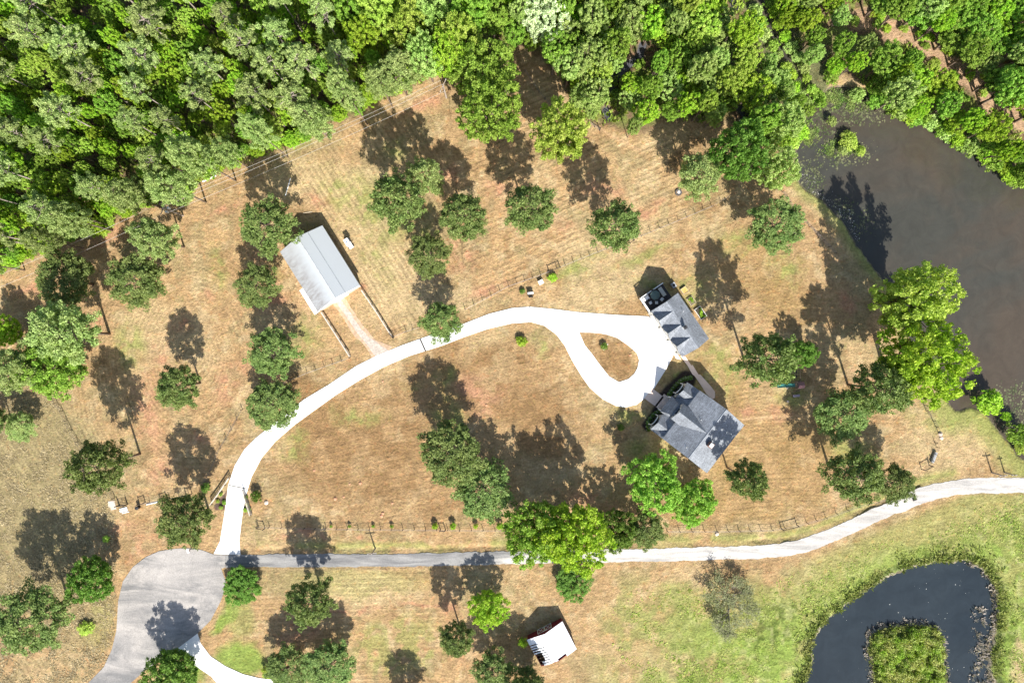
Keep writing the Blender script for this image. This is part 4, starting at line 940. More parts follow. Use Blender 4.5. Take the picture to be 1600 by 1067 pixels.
# ---- metal barn
def build_barn():
    # eave corners seen at height 23, plan corrected
    h = 23.3; q = [W(437.1,393.7,h), W(503.5,352.3,h), W(562.2,446.1,h), W(495.9,486.6,h)]
    cx = sum(p[0] for p in q)/4; cy = sum(p[1] for p in q)/4
    a = math.atan2(q[2][1]-q[1][1], q[2][0]-q[1][0])        # along the ridge, towards the front
    L = (math.dist(q[1][:2], q[2][:2])+math.dist(q[0][:2], q[3][:2]))/4; Wd = (math.dist(q[0][:2], q[1][:2])+math.dist(q[2][:2], q[3][:2]))/4
    root = empty("barn", (cx, cy, 0), a); ze, zr = h*S, 42*S
    # local x: towards the front; local +y: north-east side
    mM = mat_metal("weathered_barn_roof", (.43,.455,.47), (.25,.24,.235,1), 'Y')
    gable_roof(-L, L, -Wd, Wd, ze, zr, 0).build("roof", mM, root)
    mb = MB(); mb.tube([(-L, 0, zr+.02), (L, 0, zr+.02)], .07, 5)
    o = mb.build("ridge_cap", simple("ridge_metal", (.5,.52,.53), .4), root)
    mb = MB(); y_ = Wd*.40; z_ = zr-(zr-ze)*.40
    mb.box(-L, L, y_-.06, y_+.06, z_+.0, z_+.05); mb.box(-L+2.0, -L+2.1, y_, Wd-.05, ze, ze+.05)
    mb.build("roof_seam", simple("seam_metal", (.26,.28,.29), .5), root)
    w = Wd-.25; l = L-.2
    mb = MB()
    mb.box(-l, l, w-.12, w, 0, ze-.15); mb.box(-l, l, -w, -w+.12, 0, ze-.15); 
    for sx_ in (-l, l-.12):
        mb.hexa([(sx_, -w+.125, 0), (sx_+.12, -w+.125, 0), (sx_+.12, 0, 0), (sx_, 0, 0)], [(sx_, -w+.125, ze-.2), (sx_+.12, -w+.125, ze-.2), (sx_+.12, 0, zr-.25), (sx_, 0, zr-.25)])
        mb.hexa([(sx_, 0, 0), (sx_+.12, 0, 0), (sx_+.12, w-.125, 0), (sx_, w-.125, 0)], [(sx_, 0, zr-.25), (sx_+.12, 0, zr-.25), (sx_+.12, w-.125, ze-.2), (sx_, w-.125, ze-.2)])
    mb.build("wall", simple("tan_metal_siding", (.48,.42,.34), .6, .1), root)
    mb = MB(); mb.box(l+.005, l+.07, -1.5, 1.5, 0, 2.2); mb.build("door", M_WHITE, root)
    mb = MB()
    for s in (-1, 1): mb.hexa([(L, 0, zr-.26), (L+.06, 0, zr-.26), (L+.06, s*Wd, ze-.26), (L, s*Wd, ze-.26)], [(L, 0, zr+.02), (L+.06, 0, zr+.02), (L+.06, s*Wd, ze+.02), (L, s*Wd, ze+.02)])
    mb.build("fascia", M_WHITE, root)
    # white low lean-to on the south-west side near the front
    mb = MB(); zl = 2.15; mb.slab([(L-4.9, -Wd-.85, zl-.25), (L+.05, -Wd-.85, zl-.25), (L+.05, -Wd+.2, zl), (L-4.9, -Wd+.2, zl)], .1)
    mb.build("lean_to_roof", M_WHITE, root)
    mb = MB()
    for x in (L-4.7, L-2.4, L-.2): mb.box(x, x+.12, -Wd-.75, -Wd-.63, 0, zl-.36)
    mb.build("lean_to_post", M_WOOD, root)
    tag(root, "large metal barn with a grey streaked gable roof left of the drive", "barn")
build_barn()
# ---- red shed
def build_shed():
    h = 17; q = [W(823,1000,h), W(877.8,969.5,h), W(900.1,1012.7,h), W(847,1044,h)]
    cx = sum(p[0] for p in q)/4; cy = sum(p[1] for p in q)/4
    d = (q[2][0]-q[1][0], q[2][1]-q[1][1]); a = math.atan2(d[1], d[0]); L = math.hypot(*d)/2; Wd = math.dist(q[0][:2], q[1][:2])/2
    root = empty("shed", (cx, cy, 0), a); ze, zr = h*S, 29*S
    mM = simple("bright_roof_sheets", (.74,.76,.78), .4, .08, 1.5)
    mb = MB(); sl = (zr-ze)/Wd; z_at = lambda y: zr-abs(y)*sl
    mb.slab([(-L, 0, zr), (L-.55, 0, zr), (L-.55, Wd*.45, z_at(Wd*.45)), (L, Wd*.45, z_at(Wd*.45)), (L, Wd, ze), (-L, Wd, ze)], .05)
    # the sheets on the left slope: strips with some gone
    x = -L; k = 0
    n = 12; dx = 2*L/n
    def strip(x0, x1, f0, f1): mb.slab([(x0, -Wd*f1, z_at(Wd*f1)), (x1, -Wd*f1, z_at(Wd*f1)), (x1, -Wd*f0-(.012 if f0 == 0 else 0), z_at(Wd*f0)), (x0, -Wd*f0-(.012 if f0 == 0 else 0), z_at(Wd*f0))], .04)
    strip(-L, L-.25, 0, .34)
    for k in range(n):
        x0 = -L+k*dx+.001
        if k < 2: strip(x0, x0+dx*.99, .345, 1)
        elif k < 4: strip(x0, x0+dx*.82, .345, .66); strip(x0, x0+dx*.55, .665, 1)
        elif k < 7: strip(x0, x0+dx*.66, .345, .60); strip(x0, x0+dx*.45, .605, 1)
        elif k < 10: strip(x0, x0+dx*.66, .345, .60)
        else: strip(x0, x0+dx*.70, .345, .78)
    mb.build("roof", mM, root)
    M_RED = simple("barn_red_boards", (.17,.022,.030), .8, .25, 3)
    w = Wd-.12; l = L-.12; mb = MB()
    mb.box(-l, l, w-.1, w, 0, ze-.06); mb.box(-l, l, -w, -w+.1, 0, ze-.06)
    for sx_ in (-l, l-.1):
        mb.hexa([(sx_, -w+.105, 0), (sx_+.1, -w+.105, 0), (sx_+.1, 0, 0), (sx_, 0, 0)], [(sx_, -w+.105, ze-.03), (sx_+.1, -w+.105, ze-.03), (sx_+.1, 0, zr-.1), (sx_, 0, zr-.1)])
        mb.hexa([(sx_, 0, 0), (sx_+.1, 0, 0), (sx_+.1, w-.105, 0), (sx_, w-.105, 0)], [(sx_, 0, zr-.1), (sx_+.1, 0, zr-.1), (sx_+.1, w-.105, ze-.03), (sx_, w-.105, ze-.03)])
    mb.build("wall", M_RED, root)
    mb = MB()
    for i in range(9): 
        x = -l+.3+i*(2*l-.6)/8; mb.hexa([(x, -w, ze-.16), (x+.06, -w, ze-.16), (x+.06, 0, zr-.2), (x, 0, zr-.2)], [(x, -w, ze-.06), (x+.06, -w, ze-.06), (x+.06, 0, zr-.1), (x, 0, zr-.1)])
    mb.build("rafter", M_WOOD, root)
    # pair of doors with white cross braces on the gable facing the lane
    for s in (-1, 1):
        mb = MB(); y0, y1 = (0.03, 1.35) if s > 0 else (-1.35, -.03); mb.box(-l-.06, -l-.005, y0, y1, .05, 1.95); dr = mb.build("door", M_RED, root)
        mb = MB(); X = -l-.09
        for (a0, a1, b0, b1) in ((y0, y1, .05, .15), (y0, y1, 1.85, 1.95), (y0, y0+.1, .15, 1.85), (y1-.1, y1, .15, 1.85)): mb.box(X, X+.028, a0, a1, b0, b1)
        for (p, q_) in (((y0+.1, .15), (y1-.1, 1.85)), ((y1-.1, .15), (y0+.1, 1.85))):
            mb.hexa([(X, p[0]-.05, p[1]), (X+.028, p[0]-.05, p[1]), (X+.028, p[0]+.05, p[1]), (X, p[0]+.05, p[1])], [(X, q_[0]-.05, q_[1]), (X+.028, q_[0]-.05, q_[1]), (X+.028, q_[0]+.05, q_[1]), (X, q_[0]+.05, q_[1])])
        mb.build("brace", M_WHITE, dr)
    tag(root, "small dark red shed with a white metal roof missing sheets", "shed")
build_shed()

# ---- garage with three cross gables
def build_garage():
    h = 40; q = [W(1016.9,486.4,h), W(1059.4,457.6,h), W(1108,529,h), W(1066.8,557.3,h)]      # W, N, E, S corners
    cx = sum(p[0] for p in q)/4; cy = sum(p[1] for p in q)/4
    d = (q[2][0]-q[1][0], q[2][1]-q[1][1]); a = math.atan2(d[1], d[0])     # along ridge towards the lower right
    L = (math.dist(q[1][:2], q[2][:2])+math.dist(q[0][:2], q[3][:2]))/4; Wd = (math.dist(q[0][:2], q[1][:2])+math.dist(q[2][:2], q[3][:2]))/4
    root = empty("garage", (cx, cy, 0), a); ze, zr = h*S, 56*S        # +y local = back (north-east), -y = front
    mb = MB(); th = .16
    mb.slab([(-L, 0, zr), (L, 0, zr), (L, Wd, ze), (-L, Wd, ze)], th)
    # front side broken by three gables
    n = 3; g = 24.2*.9625*S/2; x0 = -L+.62; cs = [x0+g+2*g*k for k in range(3)]
    yf = -Wd-.12
    pts_prev = -L; sl = (zr-ze)/Wd; R_ = zr-.04
    # main front slope (runs beneath the gables, shows at both ends)
    mb.slab([(-L, -Wd, ze), (L, -Wd, ze), (L, 0, zr), (-L, 0, zr)], th)
    mb.build("roof", M_SH, root)
    for k, c in enumerate(cs):
        gb = MB(); e = ze+.03; yb = -.03
        gb.poly([(c-g, yf, e), (c, yf, R_), (c, yb, R_)]) ; gb.poly([(c, yf, R_), (c+g, yf, e), (c, yb, R_)])
        gb.poly([(c-g, yf, e-.14), (c, yb, R_-.14), (c, yf, R_-.14)]); gb.poly([(c, yf, R_-.14), (c, yb, R_-.14), (c+g, yf, e-.14)])
        gb.poly([(c-g, yf, e-.14), (c, yf, R_-.14), (c, yf, R_), (c-g, yf, e)]); gb.poly([(c, yf, R_-.14), (c+g, yf, e-.14), (c+g, yf, e), (c, yf, R_)])
        gb.build("dormer_roof", M_SH, root)
        wb = MB(); yw = yf+.14; wb.poly([(c-g+.1, yw, e-.15), (c+g-.1, yw, e-.15), (c, yw, R_-.2)]); wb.poly([(c-g+.1, yw+.1, e-.15), (c, yw+.1, R_-.2), (c+g-.1, yw+.1, e-.15)])
        wb.build("gable_wall", M_WALL, root)
        db = MB(); db.box(c-1.05, c+1.05, -Wd+.09, -Wd+.15, 0, 2.3); dd = db.build("garage_door", M_TRIM, root)
        pb = MB()
        for z in (.55, 1.1, 1.65): pb.box(c-1.0, c+1.0, -Wd+.07, -Wd+.088, z-.015, z+.015)
        pb.build("panel_line", M_WOOD, dd)
        lb = MB(); lb.lathe([(.05, 2.0), (.12, 2.1), (.12, 2.35), (.03, 2.5)], c+g, -Wd+.0, 8); lb.build("lantern", M_DARK, root)
        wn_ = MB(); wn_.box(c-.4, c+.4, -Wd+.06, -Wd+.148, 3.0, 3.9); wf = wn_.build("window", M_TRIM, root); gl = MB(); gl.box(c-.33, c+.33, -Wd+.045, -Wd+.058, 3.07, 3.83); gl.build("pane", M_GLASS, wf)
    w = Wd-.3; l = L-.3; wb = MB()
    wb.box(-l, l, -Wd+.15, -Wd+.27, 0, ze-.1); wb.box(-l, l, w-.12, w, 0, ze-.1)
    for sx_ in (-l, l-.12):
        wb.hexa([(sx_, -Wd+.275, 0), (sx_+.12, -Wd+.275, 0), (sx_+.12, 0, 0), (sx_, 0, 0)], [(sx_, -Wd+.275, ze-.12), (sx_+.12, -Wd+.275, ze-.12), (sx_+.12, 0, zr-.2), (sx_, 0, zr-.2)])
        wb.hexa([(sx_, 0, 0), (sx_+.12, 0, 0), (sx_+.12, w-.125, 0), (sx_, w-.125, 0)], [(sx_, 0, zr-.2), (sx_+.12, 0, zr-.2), (sx_+.12, w-.125, ze-.12), (sx_, w-.125, ze-.12)])
    wb.build("wall", M_WALL, root)
    cb = MB(); xx = .5; cb.box(xx-.22, xx+.22, -.35, .15, zr-.3, zr+.85); ch = cb.build("chimney", M_TRIM, root)
    cb = MB(); cb.box(xx-.28, xx+.28, -.41, .21, zr+.85, zr+.93); cb.lathe([(.11, zr+.93), (.11, zr+1.15)], xx, -.1, 8); cb.build("chimney_cap", M_DARK, ch)
    vb = MB(); vb.lathe([(.06, zr-.7), (.06, zr-.2)], -1.7, 1.4, 8); vb.build("vent_pipe", M_WHITE, root)
    gb = MB(); gb.tube([(-L, Wd-.05, ze-.24), (L, Wd-.05, ze-.24)], .06, 5); gb.build("gutter", M_TRIM, root)
    tag(root, "garage with grey shingle roof and three front gables beside the parking court", "garage")
    # deck behind
    dk = empty("deck", (cx, cy, 0), a); zt = 12*S
    X0, X1 = -L-2.75, -l-.02; Y0, Y1 = -Wd+.1, Wd-.55
    db = MB(); nb_ = 26
    for k in range(nb_):
        y0 = Y0+(Y1-Y0)*k/nb_; db.box(X0, X1, y0, y0+(Y1-Y0)/nb_*.94, zt-.06, zt)
    db.box(X0+.1, X1-.1, Y0+.1, Y1-.1, zt-.25, zt-.065)
    db.build("floor", M_DECK, dk)
    db = MB()
    for x in (X0+.1, (X0+X1)/2, X1-.2):
        for y in (Y0+.15, 0, Y1-.15): db.box(x-.07, x+.07, y-.07, y+.07, -.1, zt-.251)
    db.build("support_post", M_WOOD, dk)
    def rail(p, q_, name="railing", wide=.07):
        rb = MB(); p = Vector((*p, 0)); q_ = Vector((*q_, 0)); d_ = (q_-p); Ln = d_.length; d_ = d_/Ln; nn = Vector((-d_.y, d_.x, 0))
        def bar(a0, a1, z0, z1, hw): 
            A = p+d_*a0; B = p+d_*a1; rb.hexa([A-nn*hw+Vector((0,0,z0)), B-nn*hw+Vector((0,0,z0)), B+nn*hw+Vector((0,0,z0)), A+nn*hw+Vector((0,0,z0))], [A-nn*hw+Vector((0,0,z1)), B-nn*hw+Vector((0,0,z1)), B+nn*hw+Vector((0,0,z1)), A+nn*hw+Vector((0,0,z1))])
        bar(0, Ln, zt+.90, zt+.97, wide); bar(0, Ln, zt+.08, zt+.14, .03)
        k = int(Ln/.16)
        for i in range(k): bar(i*Ln/k, i*Ln/k+.035, zt+.14, zt+.90, .018)
        for i in range(3): bar(i*(Ln-.1)/2, i*(Ln-.1)/2+.1, zt, zt+.90, .05)
        rb.build(name, M_WHITE, dk)
    rail((X0+.06, Y0+.06), (X1-.05, Y0+.06), wide=.13); rail((X0+.06, Y0+.2), (X0+.06, Y0+2.3)); rail((X0+.06, Y1-2.0), (X0+.06, Y1-.06))
    tag(dk, "raised dark wooden deck with white railings at the garage end", "deck")
    def on(x, y, z=zt): c_, s_ = math.cos(a), math.sin(a); return (cx+x*c_-y*s_, cy+x*s_+y*c_, z)
    # furniture on the deck
    t = empty("patio_table", on(X0+1.35, Y1-1.0), a); b_ = MB(); b_.box(-.95, .75, -.33, .33, .68, .74); b_.build("tabletop", simple("pale_tabletop", (.5,.47,.4), .6, .1), t)
    for (x, y) in ((-.8, -.25), (.6, -.25), (-.8, .25), (.6, .25)): b_ = MB(); b_.box(x-.03, x+.03, y-.03, y+.03, 0, .68); b_.build("leg", M_DARK, t)
    tag(t, "long pale table on the dark deck", "table")
    u = empty("patio_umbrella", on(X0+1.0, -.35), a); b_ = MB(); b_.lathe([(.03, 0), (.03, 2.0)], 0, 0, 8); b_.build("pole", M_DARK, u)
    b_ = MB(); b_.lathe([(.85, 1.72), (.84, 1.75), (.42, 1.93), (.03, 2.05)], 0, 0, 8); b_.build("canopy", simple("grey_green_canvas", (.10,.14,.125), .9, .1), u); tag(u, "grey green umbrella open over the deck", "umbrella")
    def chair(x, y, r, lab):
        c = empty("patio_chair", on(x, y), a+r)
        b_ = MB(); b_.box(-.24, .24, -.24, .24, .36, .42); b_.build("seat", M_WHITE, c); b_ = MB(); b_.box(-.24, .24, .2, .26, .42, .85); b_.build("backrest", M_WHITE, c)
        for (p, q_) in ((-.2, -.2), (.2, -.2), (-.2, .2), (.2, .2)): b_ = MB(); b_.box(p-.02, p+.02, q_-.02, q_+.02, 0, .36); b_.build("leg", M_DARK, c)
        tag(c, lab, "chair", "chairs on the deck")
    chair(X1-.7, .45, .3, "white deck chair nearest the long table"); chair(X1-.75, -.6, 2.6, "white deck chair in the middle of the deck side by the garage"); chair(X1-1.3, -1.5, 1.5, "white deck chair nearest the lower railing")
    b_ = empty("deck_bench", on(X0+.65, Y0+.8), a); k = MB(); k.box(-.3, .3, -.7, .7, .3, .42); k.build("seat", M_WHITE, b_); k = MB(); k.box(-.36, -.3, -.7, .7, 0, .8); k.build("backrest", M_WHITE, b_)
    tag(b_, "white bench in the outer corner of the deck", "bench")
    # air conditioner behind
    gx, gy = G(1051.5, 446); ac = empty("air_conditioner", (gx, gy, 0), a); k = MB(); k.box(-.45, .45, -.35, .35, .05, .75); k.build("housing", simple("grey_housing", (.35,.36,.37), .5, .1), ac); k = MB(); k.lathe([(.26, .755), (.26, .79)], 0, 0, 14); k.build("fan_guard", M_DARK, ac)
    tag(ac, "grey air conditioning unit on the grass behind the deck", "air conditioner")
    return a
GA = build_garage()
# raised beds behind the garage
def bed(px, py, lx, ly, nm, lab, fillc, plants, hgt=.35, m=M_WOODL):
    gx, gy = G(px, py); r_ = empty("raised_bed", (gx, gy, 0), GA); a, b_ = lx*S/2, ly*S/2
    k = MB(); t = .06
    k.box(-a, a, -b_, -b_+t, 0, hgt); k.box(-a, a, b_-t, b_, 0, hgt); k.box(-a, -a+t, -b_+t, b_-t, 0, hgt); k.box(a-t, a, -b_+t, b_-t, 0, hgt); k.build("frame", m, r_)
    k = MB(); k.box(-a+t, a-t, -b_+t, b_-t, 0, hgt-.08); k.build("soil", simple(nm+"_fill", fillc, .95, .4, 4, bmp=.05), r_)
    if plants:
        rs = np.random.RandomState(int(px)); n = plants; cs = np.stack([rs.uniform(-a+.2, a-.2, n), rs.uniform(-b_+.2, b_-.2, n), np.full(n, hgt+.12)], -1)
        V, F = leaf_cards(rs, cs, rs.uniform(.12, .26, n), 26, .07, .6, .5, .8, .3); link("plants", np_mesh("plants", V, F, LEAF['bright']), r_)
    tag(r_, lab, "raised bed", "raised garden beds behind the garage")
bed(1069, 454, 10, 9.5, "sand", "yellow sand box nearest the air conditioner", (.52,.36,.12), 0, .45)
bed(1080, 470, 13, 10, "bed", "low bed of green plants between the sand box and framed bed", (.16,.13,.08), 9, .25)
bed(1094, 489, 19, 11, "frame", "long white framed bed of dark plants nearest the yard", (.06,.05,.035), 16, .4, M_TRIM)
gx, gy = G(1054, 433)

# ---- main house
def build_house():
    h = 44; q = [W(1093.8,610.4,h), W(1162.8,663.5,h), W(1105.4,739.4,h), W(1035.3,685.5,h)]   # N, E, S, W corners
    cx = sum(p[0] for p in q)/4; cy = sum(p[1] for p in q)/4
    d = (q[3][0]-q[0][0], q[3][1]-q[0][1]); a = math.atan2(d[1], d[0])     # local +x: towards lower left, along the ridge
    L = (math.dist(q[0][:2], q[3][:2])+math.dist(q[1][:2], q[2][:2]))/4; Wd = (math.dist(q[0][:2], q[1][:2])+math.dist(q[2][:2], q[3][:2]))/4
    root = empty("house", (cx, cy, 0), a); ze, zr = h*S, 64.5*S; th = .18
    # local +y: rotate +90 from +x. +x points to (-,-) so +y points to (+,-): the back (lower right). front is -y
    sl = (zr-ze)/Wd
    mb = gable_roof(-L, L, -Wd, Wd, ze, zr, 0, th); mb.build("roof", M_SH, root)
    mb = MB(); mb.tube([(-L, 0, zr+.005), (L, 0, zr+.005)], .045, 5); mb.build("ridge_cap", simple("ridge_shingle", (.19,.21,.24), .85), root)
    # front wing : lower shed roof reaching out from beneath the main eave
    yw = -Wd-2.0; zw = 28*S; zt_ = ze-.32
    mb = MB(); mb.slab([(-L, yw, zw), (L, yw, zw), (L, -Wd+.25, zt_), (-L, -Wd+.25, zt_)], .15)
    # entrance porch roof, a hip reaching further
    P = 30*.974*S/2; yp = yw-.75; zp = zw+.12
    mb.build("wing_roof", M_SH, root)
    mb = MB()
    e0 = (-P, yp, zp-.25); e1 = (P, yp, zp-.25); t0 = (-P+.9, -Wd+.1, zt_+.25); t1 = (P-.9, -Wd+.1, zt_+.25); b0 = (-P, -Wd+.1, zp+.5); b1 = (P, -Wd+.1, zp+.5)
    top0 = (-P+.55, yw+.6, zt_+.22); top1 = (P-.55, yw+.6, zt_+.22)
    mb.poly([e0, e1, top1, top0]); mb.poly([top0, top1, t1, t0]); mb.poly([e0, top0, t0, b0]); mb.poly([e1, b1, t1, top1]); mb.poly([e0, b0, b1, e1])
    mb.build("porch_roof", M_SH, root)
    # bays with a cross gable each
    B = 30.5*.974*S/2
    for s in (-1, 1):
        c = s*(L-B); zg = zw+1.55; yf = yw-.18; e = zw+.03
        yb = -Wd-.05
        g = MB()
        # two triangular facets over the wing roof, reaching back until they meet it
        slw = (zt_-zw)/2.25; yr = min(-Wd+.2, yw+(zg-zw)/slw)
        g.poly([(c-B, yf, e), (c, yf, zg), (c, yr, zg)]); g.poly([(c, yf, zg), (c+B, yf, e), (c, yr, zg)])
        g.poly([(c-B, yf, e-.13), (c, yr, zg-.13), (c, yf, zg-.13)]); g.poly([(c, yf, zg-.13), (c, yr, zg-.13), (c+B, yf, e-.13)])
        g.poly([(c-B, yf, e-.13), (c, yf, zg-.13), (c, yf, zg), (c-B, yf, e)]); g.poly([(c, yf, zg-.13), (c+B, yf, e-.13), (c+B, yf, e), (c, yf, zg)])
        g.build("bay_roof", M_SH, root)
        g = MB(); y_ = yw+.16
        g.poly([(c-B+.12, y_, e-.2), (c+B-.12, y_, e-.2), (c, y_, zg-.2)]); g.poly([(c-B+.12, y_+.1, e-.2), (c, y_+.1, zg-.2), (c+B-.12, y_+.1, e-.2)])
        g.build("gable_wall", M_WALL, root)
        # arched trim standing proud of the gable
        g = MB(); arc = [(c+1.0*math.cos(t), yf-.30, zw-.75+1.15*math.sin(t)) for t in np.linspace(0, math.pi, 15)]
        g.tube([(c+1.0, yf-.30, .9)]+arc+[(c-1.0, yf-.30, .9)], .075, 5); wf = g.build("window_arch", M_TRIM, root)
        g = MB(); k = [(c+.93*math.cos(t), yf-.06, zw-.75+1.05*math.sin(t)) for t in np.linspace(0, math.pi, 15)]; g.poly([(c+.93, yf-.06, .95)]+k+[(c-.93, yf-.06, .95)]); g.poly(([(c+.93, yf-.02, .95)]+[(p[0], yf-.02, p[2]) for p in k]+[(c-.93, yf-.02, .95)])[::-1]); g.build("pane", M_GLASS, wf)
        g = MB(); g.box(c-B+.2, c+B-.2, y_, y_+.12, 0, zw-.1); g.build("bay_wall", M_WALL, root)
    # central dormer, ridge as high as the main ridge
    D = 31*.94*S/2; yf = -Wd-1.05; zd = zr-.03; ed = ze+.35
    g = MB(); yv = -(zr-ed)/sl
    for s in (-1, 1):
        A = (s*D, yf, ed); Bp = (0, yf, zd); C_ = (0, -.02, zd); Dp = (s*D, yv, ed)
        pts = [A, Bp, C_, Dp] if s < 0 else [A, Dp, C_, Bp]
        g.slab(pts, .15)
    g.build("dormer_roof", M_SH, root)
    g = MB(); 
    for s in (-1, 1): x = s*(D-.15); g.box(min(x, x-s*.1), max(x, x-s*.1), yf+.32, -Wd+1.5, zw+.6, ed-.12)
    y_ = yf+.2; g.hexa([(-D+.16, y_, zw+.4), (0, y_, zw+.4), (0, y_+.1, zw+.4), (-D+.16, y_+.1, zw+.4)], [(-D+.16, y_, ed-.1), (0, y_, zd-.22), (0, y_+.1, zd-.22), (-D+.16, y_+.1, ed-.1)])
    g.hexa([(0.001, y_, zw+.4), (D-.16, y_, zw+.4), (D-.16, y_+.1, zw+.4), (0.001, y_+.1, zw+.4)], [(0.001, y_, zd-.22), (D-.16, y_, ed-.1), (D-.16, y_+.1, ed-.1), (0.001, y_+.1, zd-.22)])
    g.build("dormer_wall", M_WALL, root)
    g = MB(); g.box(-.7, .7, y_-.06, y_-.003, ed-.9, ed+.55); wf = g.build("window", M_TRIM, root); g = MB(); g.box(-.6, .6, y_-.08, y_-.062, ed-.8, ed+.45); g.build("pane", M_GLASS, wf)
    g = MB(); g.box(-D, D, yf-.04, yf-.005, ed-.02, ed+.0); 
    # walls
    w = Wd-.35; l = L-.35; g = MB()
    g.box(-l, l, -w, -w+.15, 0, ze-.1); g.box(-l, l, w-.15, w, 0, ze-.1)
    for sx_ in (-l, l-.15):
        g.hexa([(sx_, -w+.155, 0), (sx_+.15, -w+.155, 0), (sx_+.15, 0, 0), (sx_, 0, 0)], [(sx_, -w+.155, ze-.05), (sx_+.15, -w+.155, ze-.05), (sx_+.15, 0, zr-.22), (sx_, 0, zr-.22)])
        g.hexa([(sx_, 0, 0), (sx_+.15, 0, 0), (sx_+.15, w-.155, 0), (sx_, w-.155, 0)], [(sx_, 0, zr-.22), (sx_+.15, 0, zr-.22), (sx_+.15, w-.155, ze-.05), (sx_, w-.155, ze-.05)])
        g.box(sx_, sx_+.15, yw+.3, -w-.01, 0, zw-.12)
    g.build("wall", M_WALL, root)
    # porch columns, steps, door
    for x in (-P+.25, P-.25): g = MB(); g.lathe([(.14, 0), (.12, zp-.5)], x, yp+.25, 10); g.build("column", M_TRIM, root)
    g = MB(); g.box(-.55, .55, -w-.06, -w-.003, .3, 2.4); dr = g.build("door", M_DARK, root)
    g = MB(); g.lathe([(.03, 1.2), (.03, 1.3)], .4, -w-.1, 8); g.build("handle", M_TRIM, dr)
    g = MB(); 
    for i in range(3): g.box(-P+.3, P-.3, yp-.3*i-.0, yp-.3*i+.3, 0, .34-.11*i)
    g.box(-P+.1, P-.1, yp+.301, -w-.07, 0, .34)
    g.build("porch_step", M_WALK, root)
    # back windows
    for x in (-3.4, -1.1, 1.2, 3.5):
        g = MB(); g.box(x-.5, x+.5, w+.003, w+.06, 1.0, 2.3); wf = g.build("window", M_TRIM, root); g = MB(); g.box(x-.42, x+.42, w+.062, w+.08, 1.08, 2.22); g.build("pane", M_GLASS, wf)
    # chimney on the back slope, square stack with pale cap
    X, Y_ = 1.15, 1.55; zc = zr-sl*Y_
    c_ = MB(); c_.box(X-.45, X+.45, Y_-.38, Y_+.38, zc-.5, zc+1.25); ch = c_.build("chimney", M_BRICK, root)
    c_ = MB(); c_.box(X-.34, X+.34, Y_-.28, Y_+.28, zc+1.25, zc+1.42); c_.build("chimney_cap", M_WHITE, ch)
    for i, (x, y) in enumerate([(3.9, -1.2), (-1.2, -2.0), (-3.1, 1.9)]):
        c_ = MB(); c_.lathe([(.05, zr-sl*abs(y)-.1), (.05, zr-sl*abs(y)+.35)], x, y, 8); c_.build("vent_pipe", M_WHITE, root)
    for s in (-1, 1): c_ = MB(); c_.tube([(-L, s*(Wd-.06), ze-.27), (L, s*(Wd-.06), ze-.27)], .06, 5); c_.build("gutter", M_TRIM, root)
    tag(root, "main house with blue grey shingle roof, central dormer and arched front bays", "house")
build_house()

# ================================================================ fences
M_POST = simple("dark_fence_post", (.055,.042,.035), .9, .3, 4); M_WIRE = simple("galvanised_wire", (.20,.17,.15), .6, .1); M_RAIL = simple("sunbleached_board", (.52,.45,.37), .8, .2, 3)
def polylen(P): return sum(math.dist(a, b_) for a, b_ in zip(P, P[1:]))
def fence(P, label, spacing=14, h=1.05, board=False, braces=(), rails=0, postm=None, pr=.055):
    root = empty("fence", (*G(*P[0]), 0)); o0 = Vector((*G(*P[0]), 0)); pts = []
    for a, b_ in zip(P, P[1:]):
        n = max(1, round(math.dist(a, b_)/spacing)); pts += [(a[0]+(b_[0]-a[0])*i/n, a[1]+(b_[1]-a[1])*i/n) for i in range(n)]
    pts.append(P[-1]); G_ = [Vector((*G(*p), 0))-o0 for p in pts]
    r = random.Random(len(pts)+int(P[0][0])); k = MB(); k.lathe([(pr, -.3), (pr*.95, h), (pr*.3, h+.02)], 0, 0, 7); pm = k.mesh("post", postm or M_POST)
    for g in G_:
        p = link("post", pm, root, tuple(g)); p.rotation_euler = (r.uniform(-.04, .04), r.uniform(-.04, .04), 0); p.scale = (1, 1, r.uniform(.92, 1.08))
    k = MB()
    if board:
        for a, b_ in zip(G_, G_[1:]):
            d_ = (b_-a).normalized(); nn = Vector((-d_.y, d_.x, 0))*.025; of = Vector((-d_.y, d_.x, 0))*.08
            for z in ([.30, .62, .92] if rails == 0 else [h-.16, h*.45]):
                A = a+of; B = b_+of; z0 = Vector((0, 0, z)); z1 = Vector((0, 0, z+.13)); k.hexa([A-nn+z0, B-nn+z0, B+nn+z0, A+nn+z0], [A-nn+z1, B-nn+z1, B+nn+z1, A+nn+z1])
            # flat cap board
            z0 = Vector((0, 0, h+.03)); z1 = Vector((0, 0, h+.06)); w_ = Vector((-d_.y, d_.x, 0))*.075; k.hexa([a-w_+z0, b_-w_+z0, b_+w_+z0, a+w_+z0], [a-w_+z1, b_-w_+z1, b_+w_+z1, a+w_+z1])
        k.build("board", M_RAIL, root)
    else:
        for z in (.25, .55, .85, h-.05): k.tube([g+Vector((0, 0, z)) for g in G_], .013, 3)
        k.build("wire", M_WIRE, root)
    for (a, b_) in braces:
        A = Vector((*G(*a), 0))-o0; B = Vector((*G(*b_), 0))-o0; k = MB()
        for Q in (A, B): k.tube([Q+Vector((0, 0, -.2)), Q+Vector((0, 0, 1.25))], .08, 7)
        k.tube([A+Vector((0, 0, 1.12)), B+Vector((0, 0, 1.12))], .06, 6)
        k.build("brace", M_POST, root)
    return tag(root, label, "fence")
fence([(727,484),(795,447.5),(845,430),(934,394),(1002,369),(1060,345),(1112,323),(1140,306)], "long wire fence between the garage lawn and the upper field", 14.5, braces=[((858,425),(875,418)),((984,380),(990,376))])
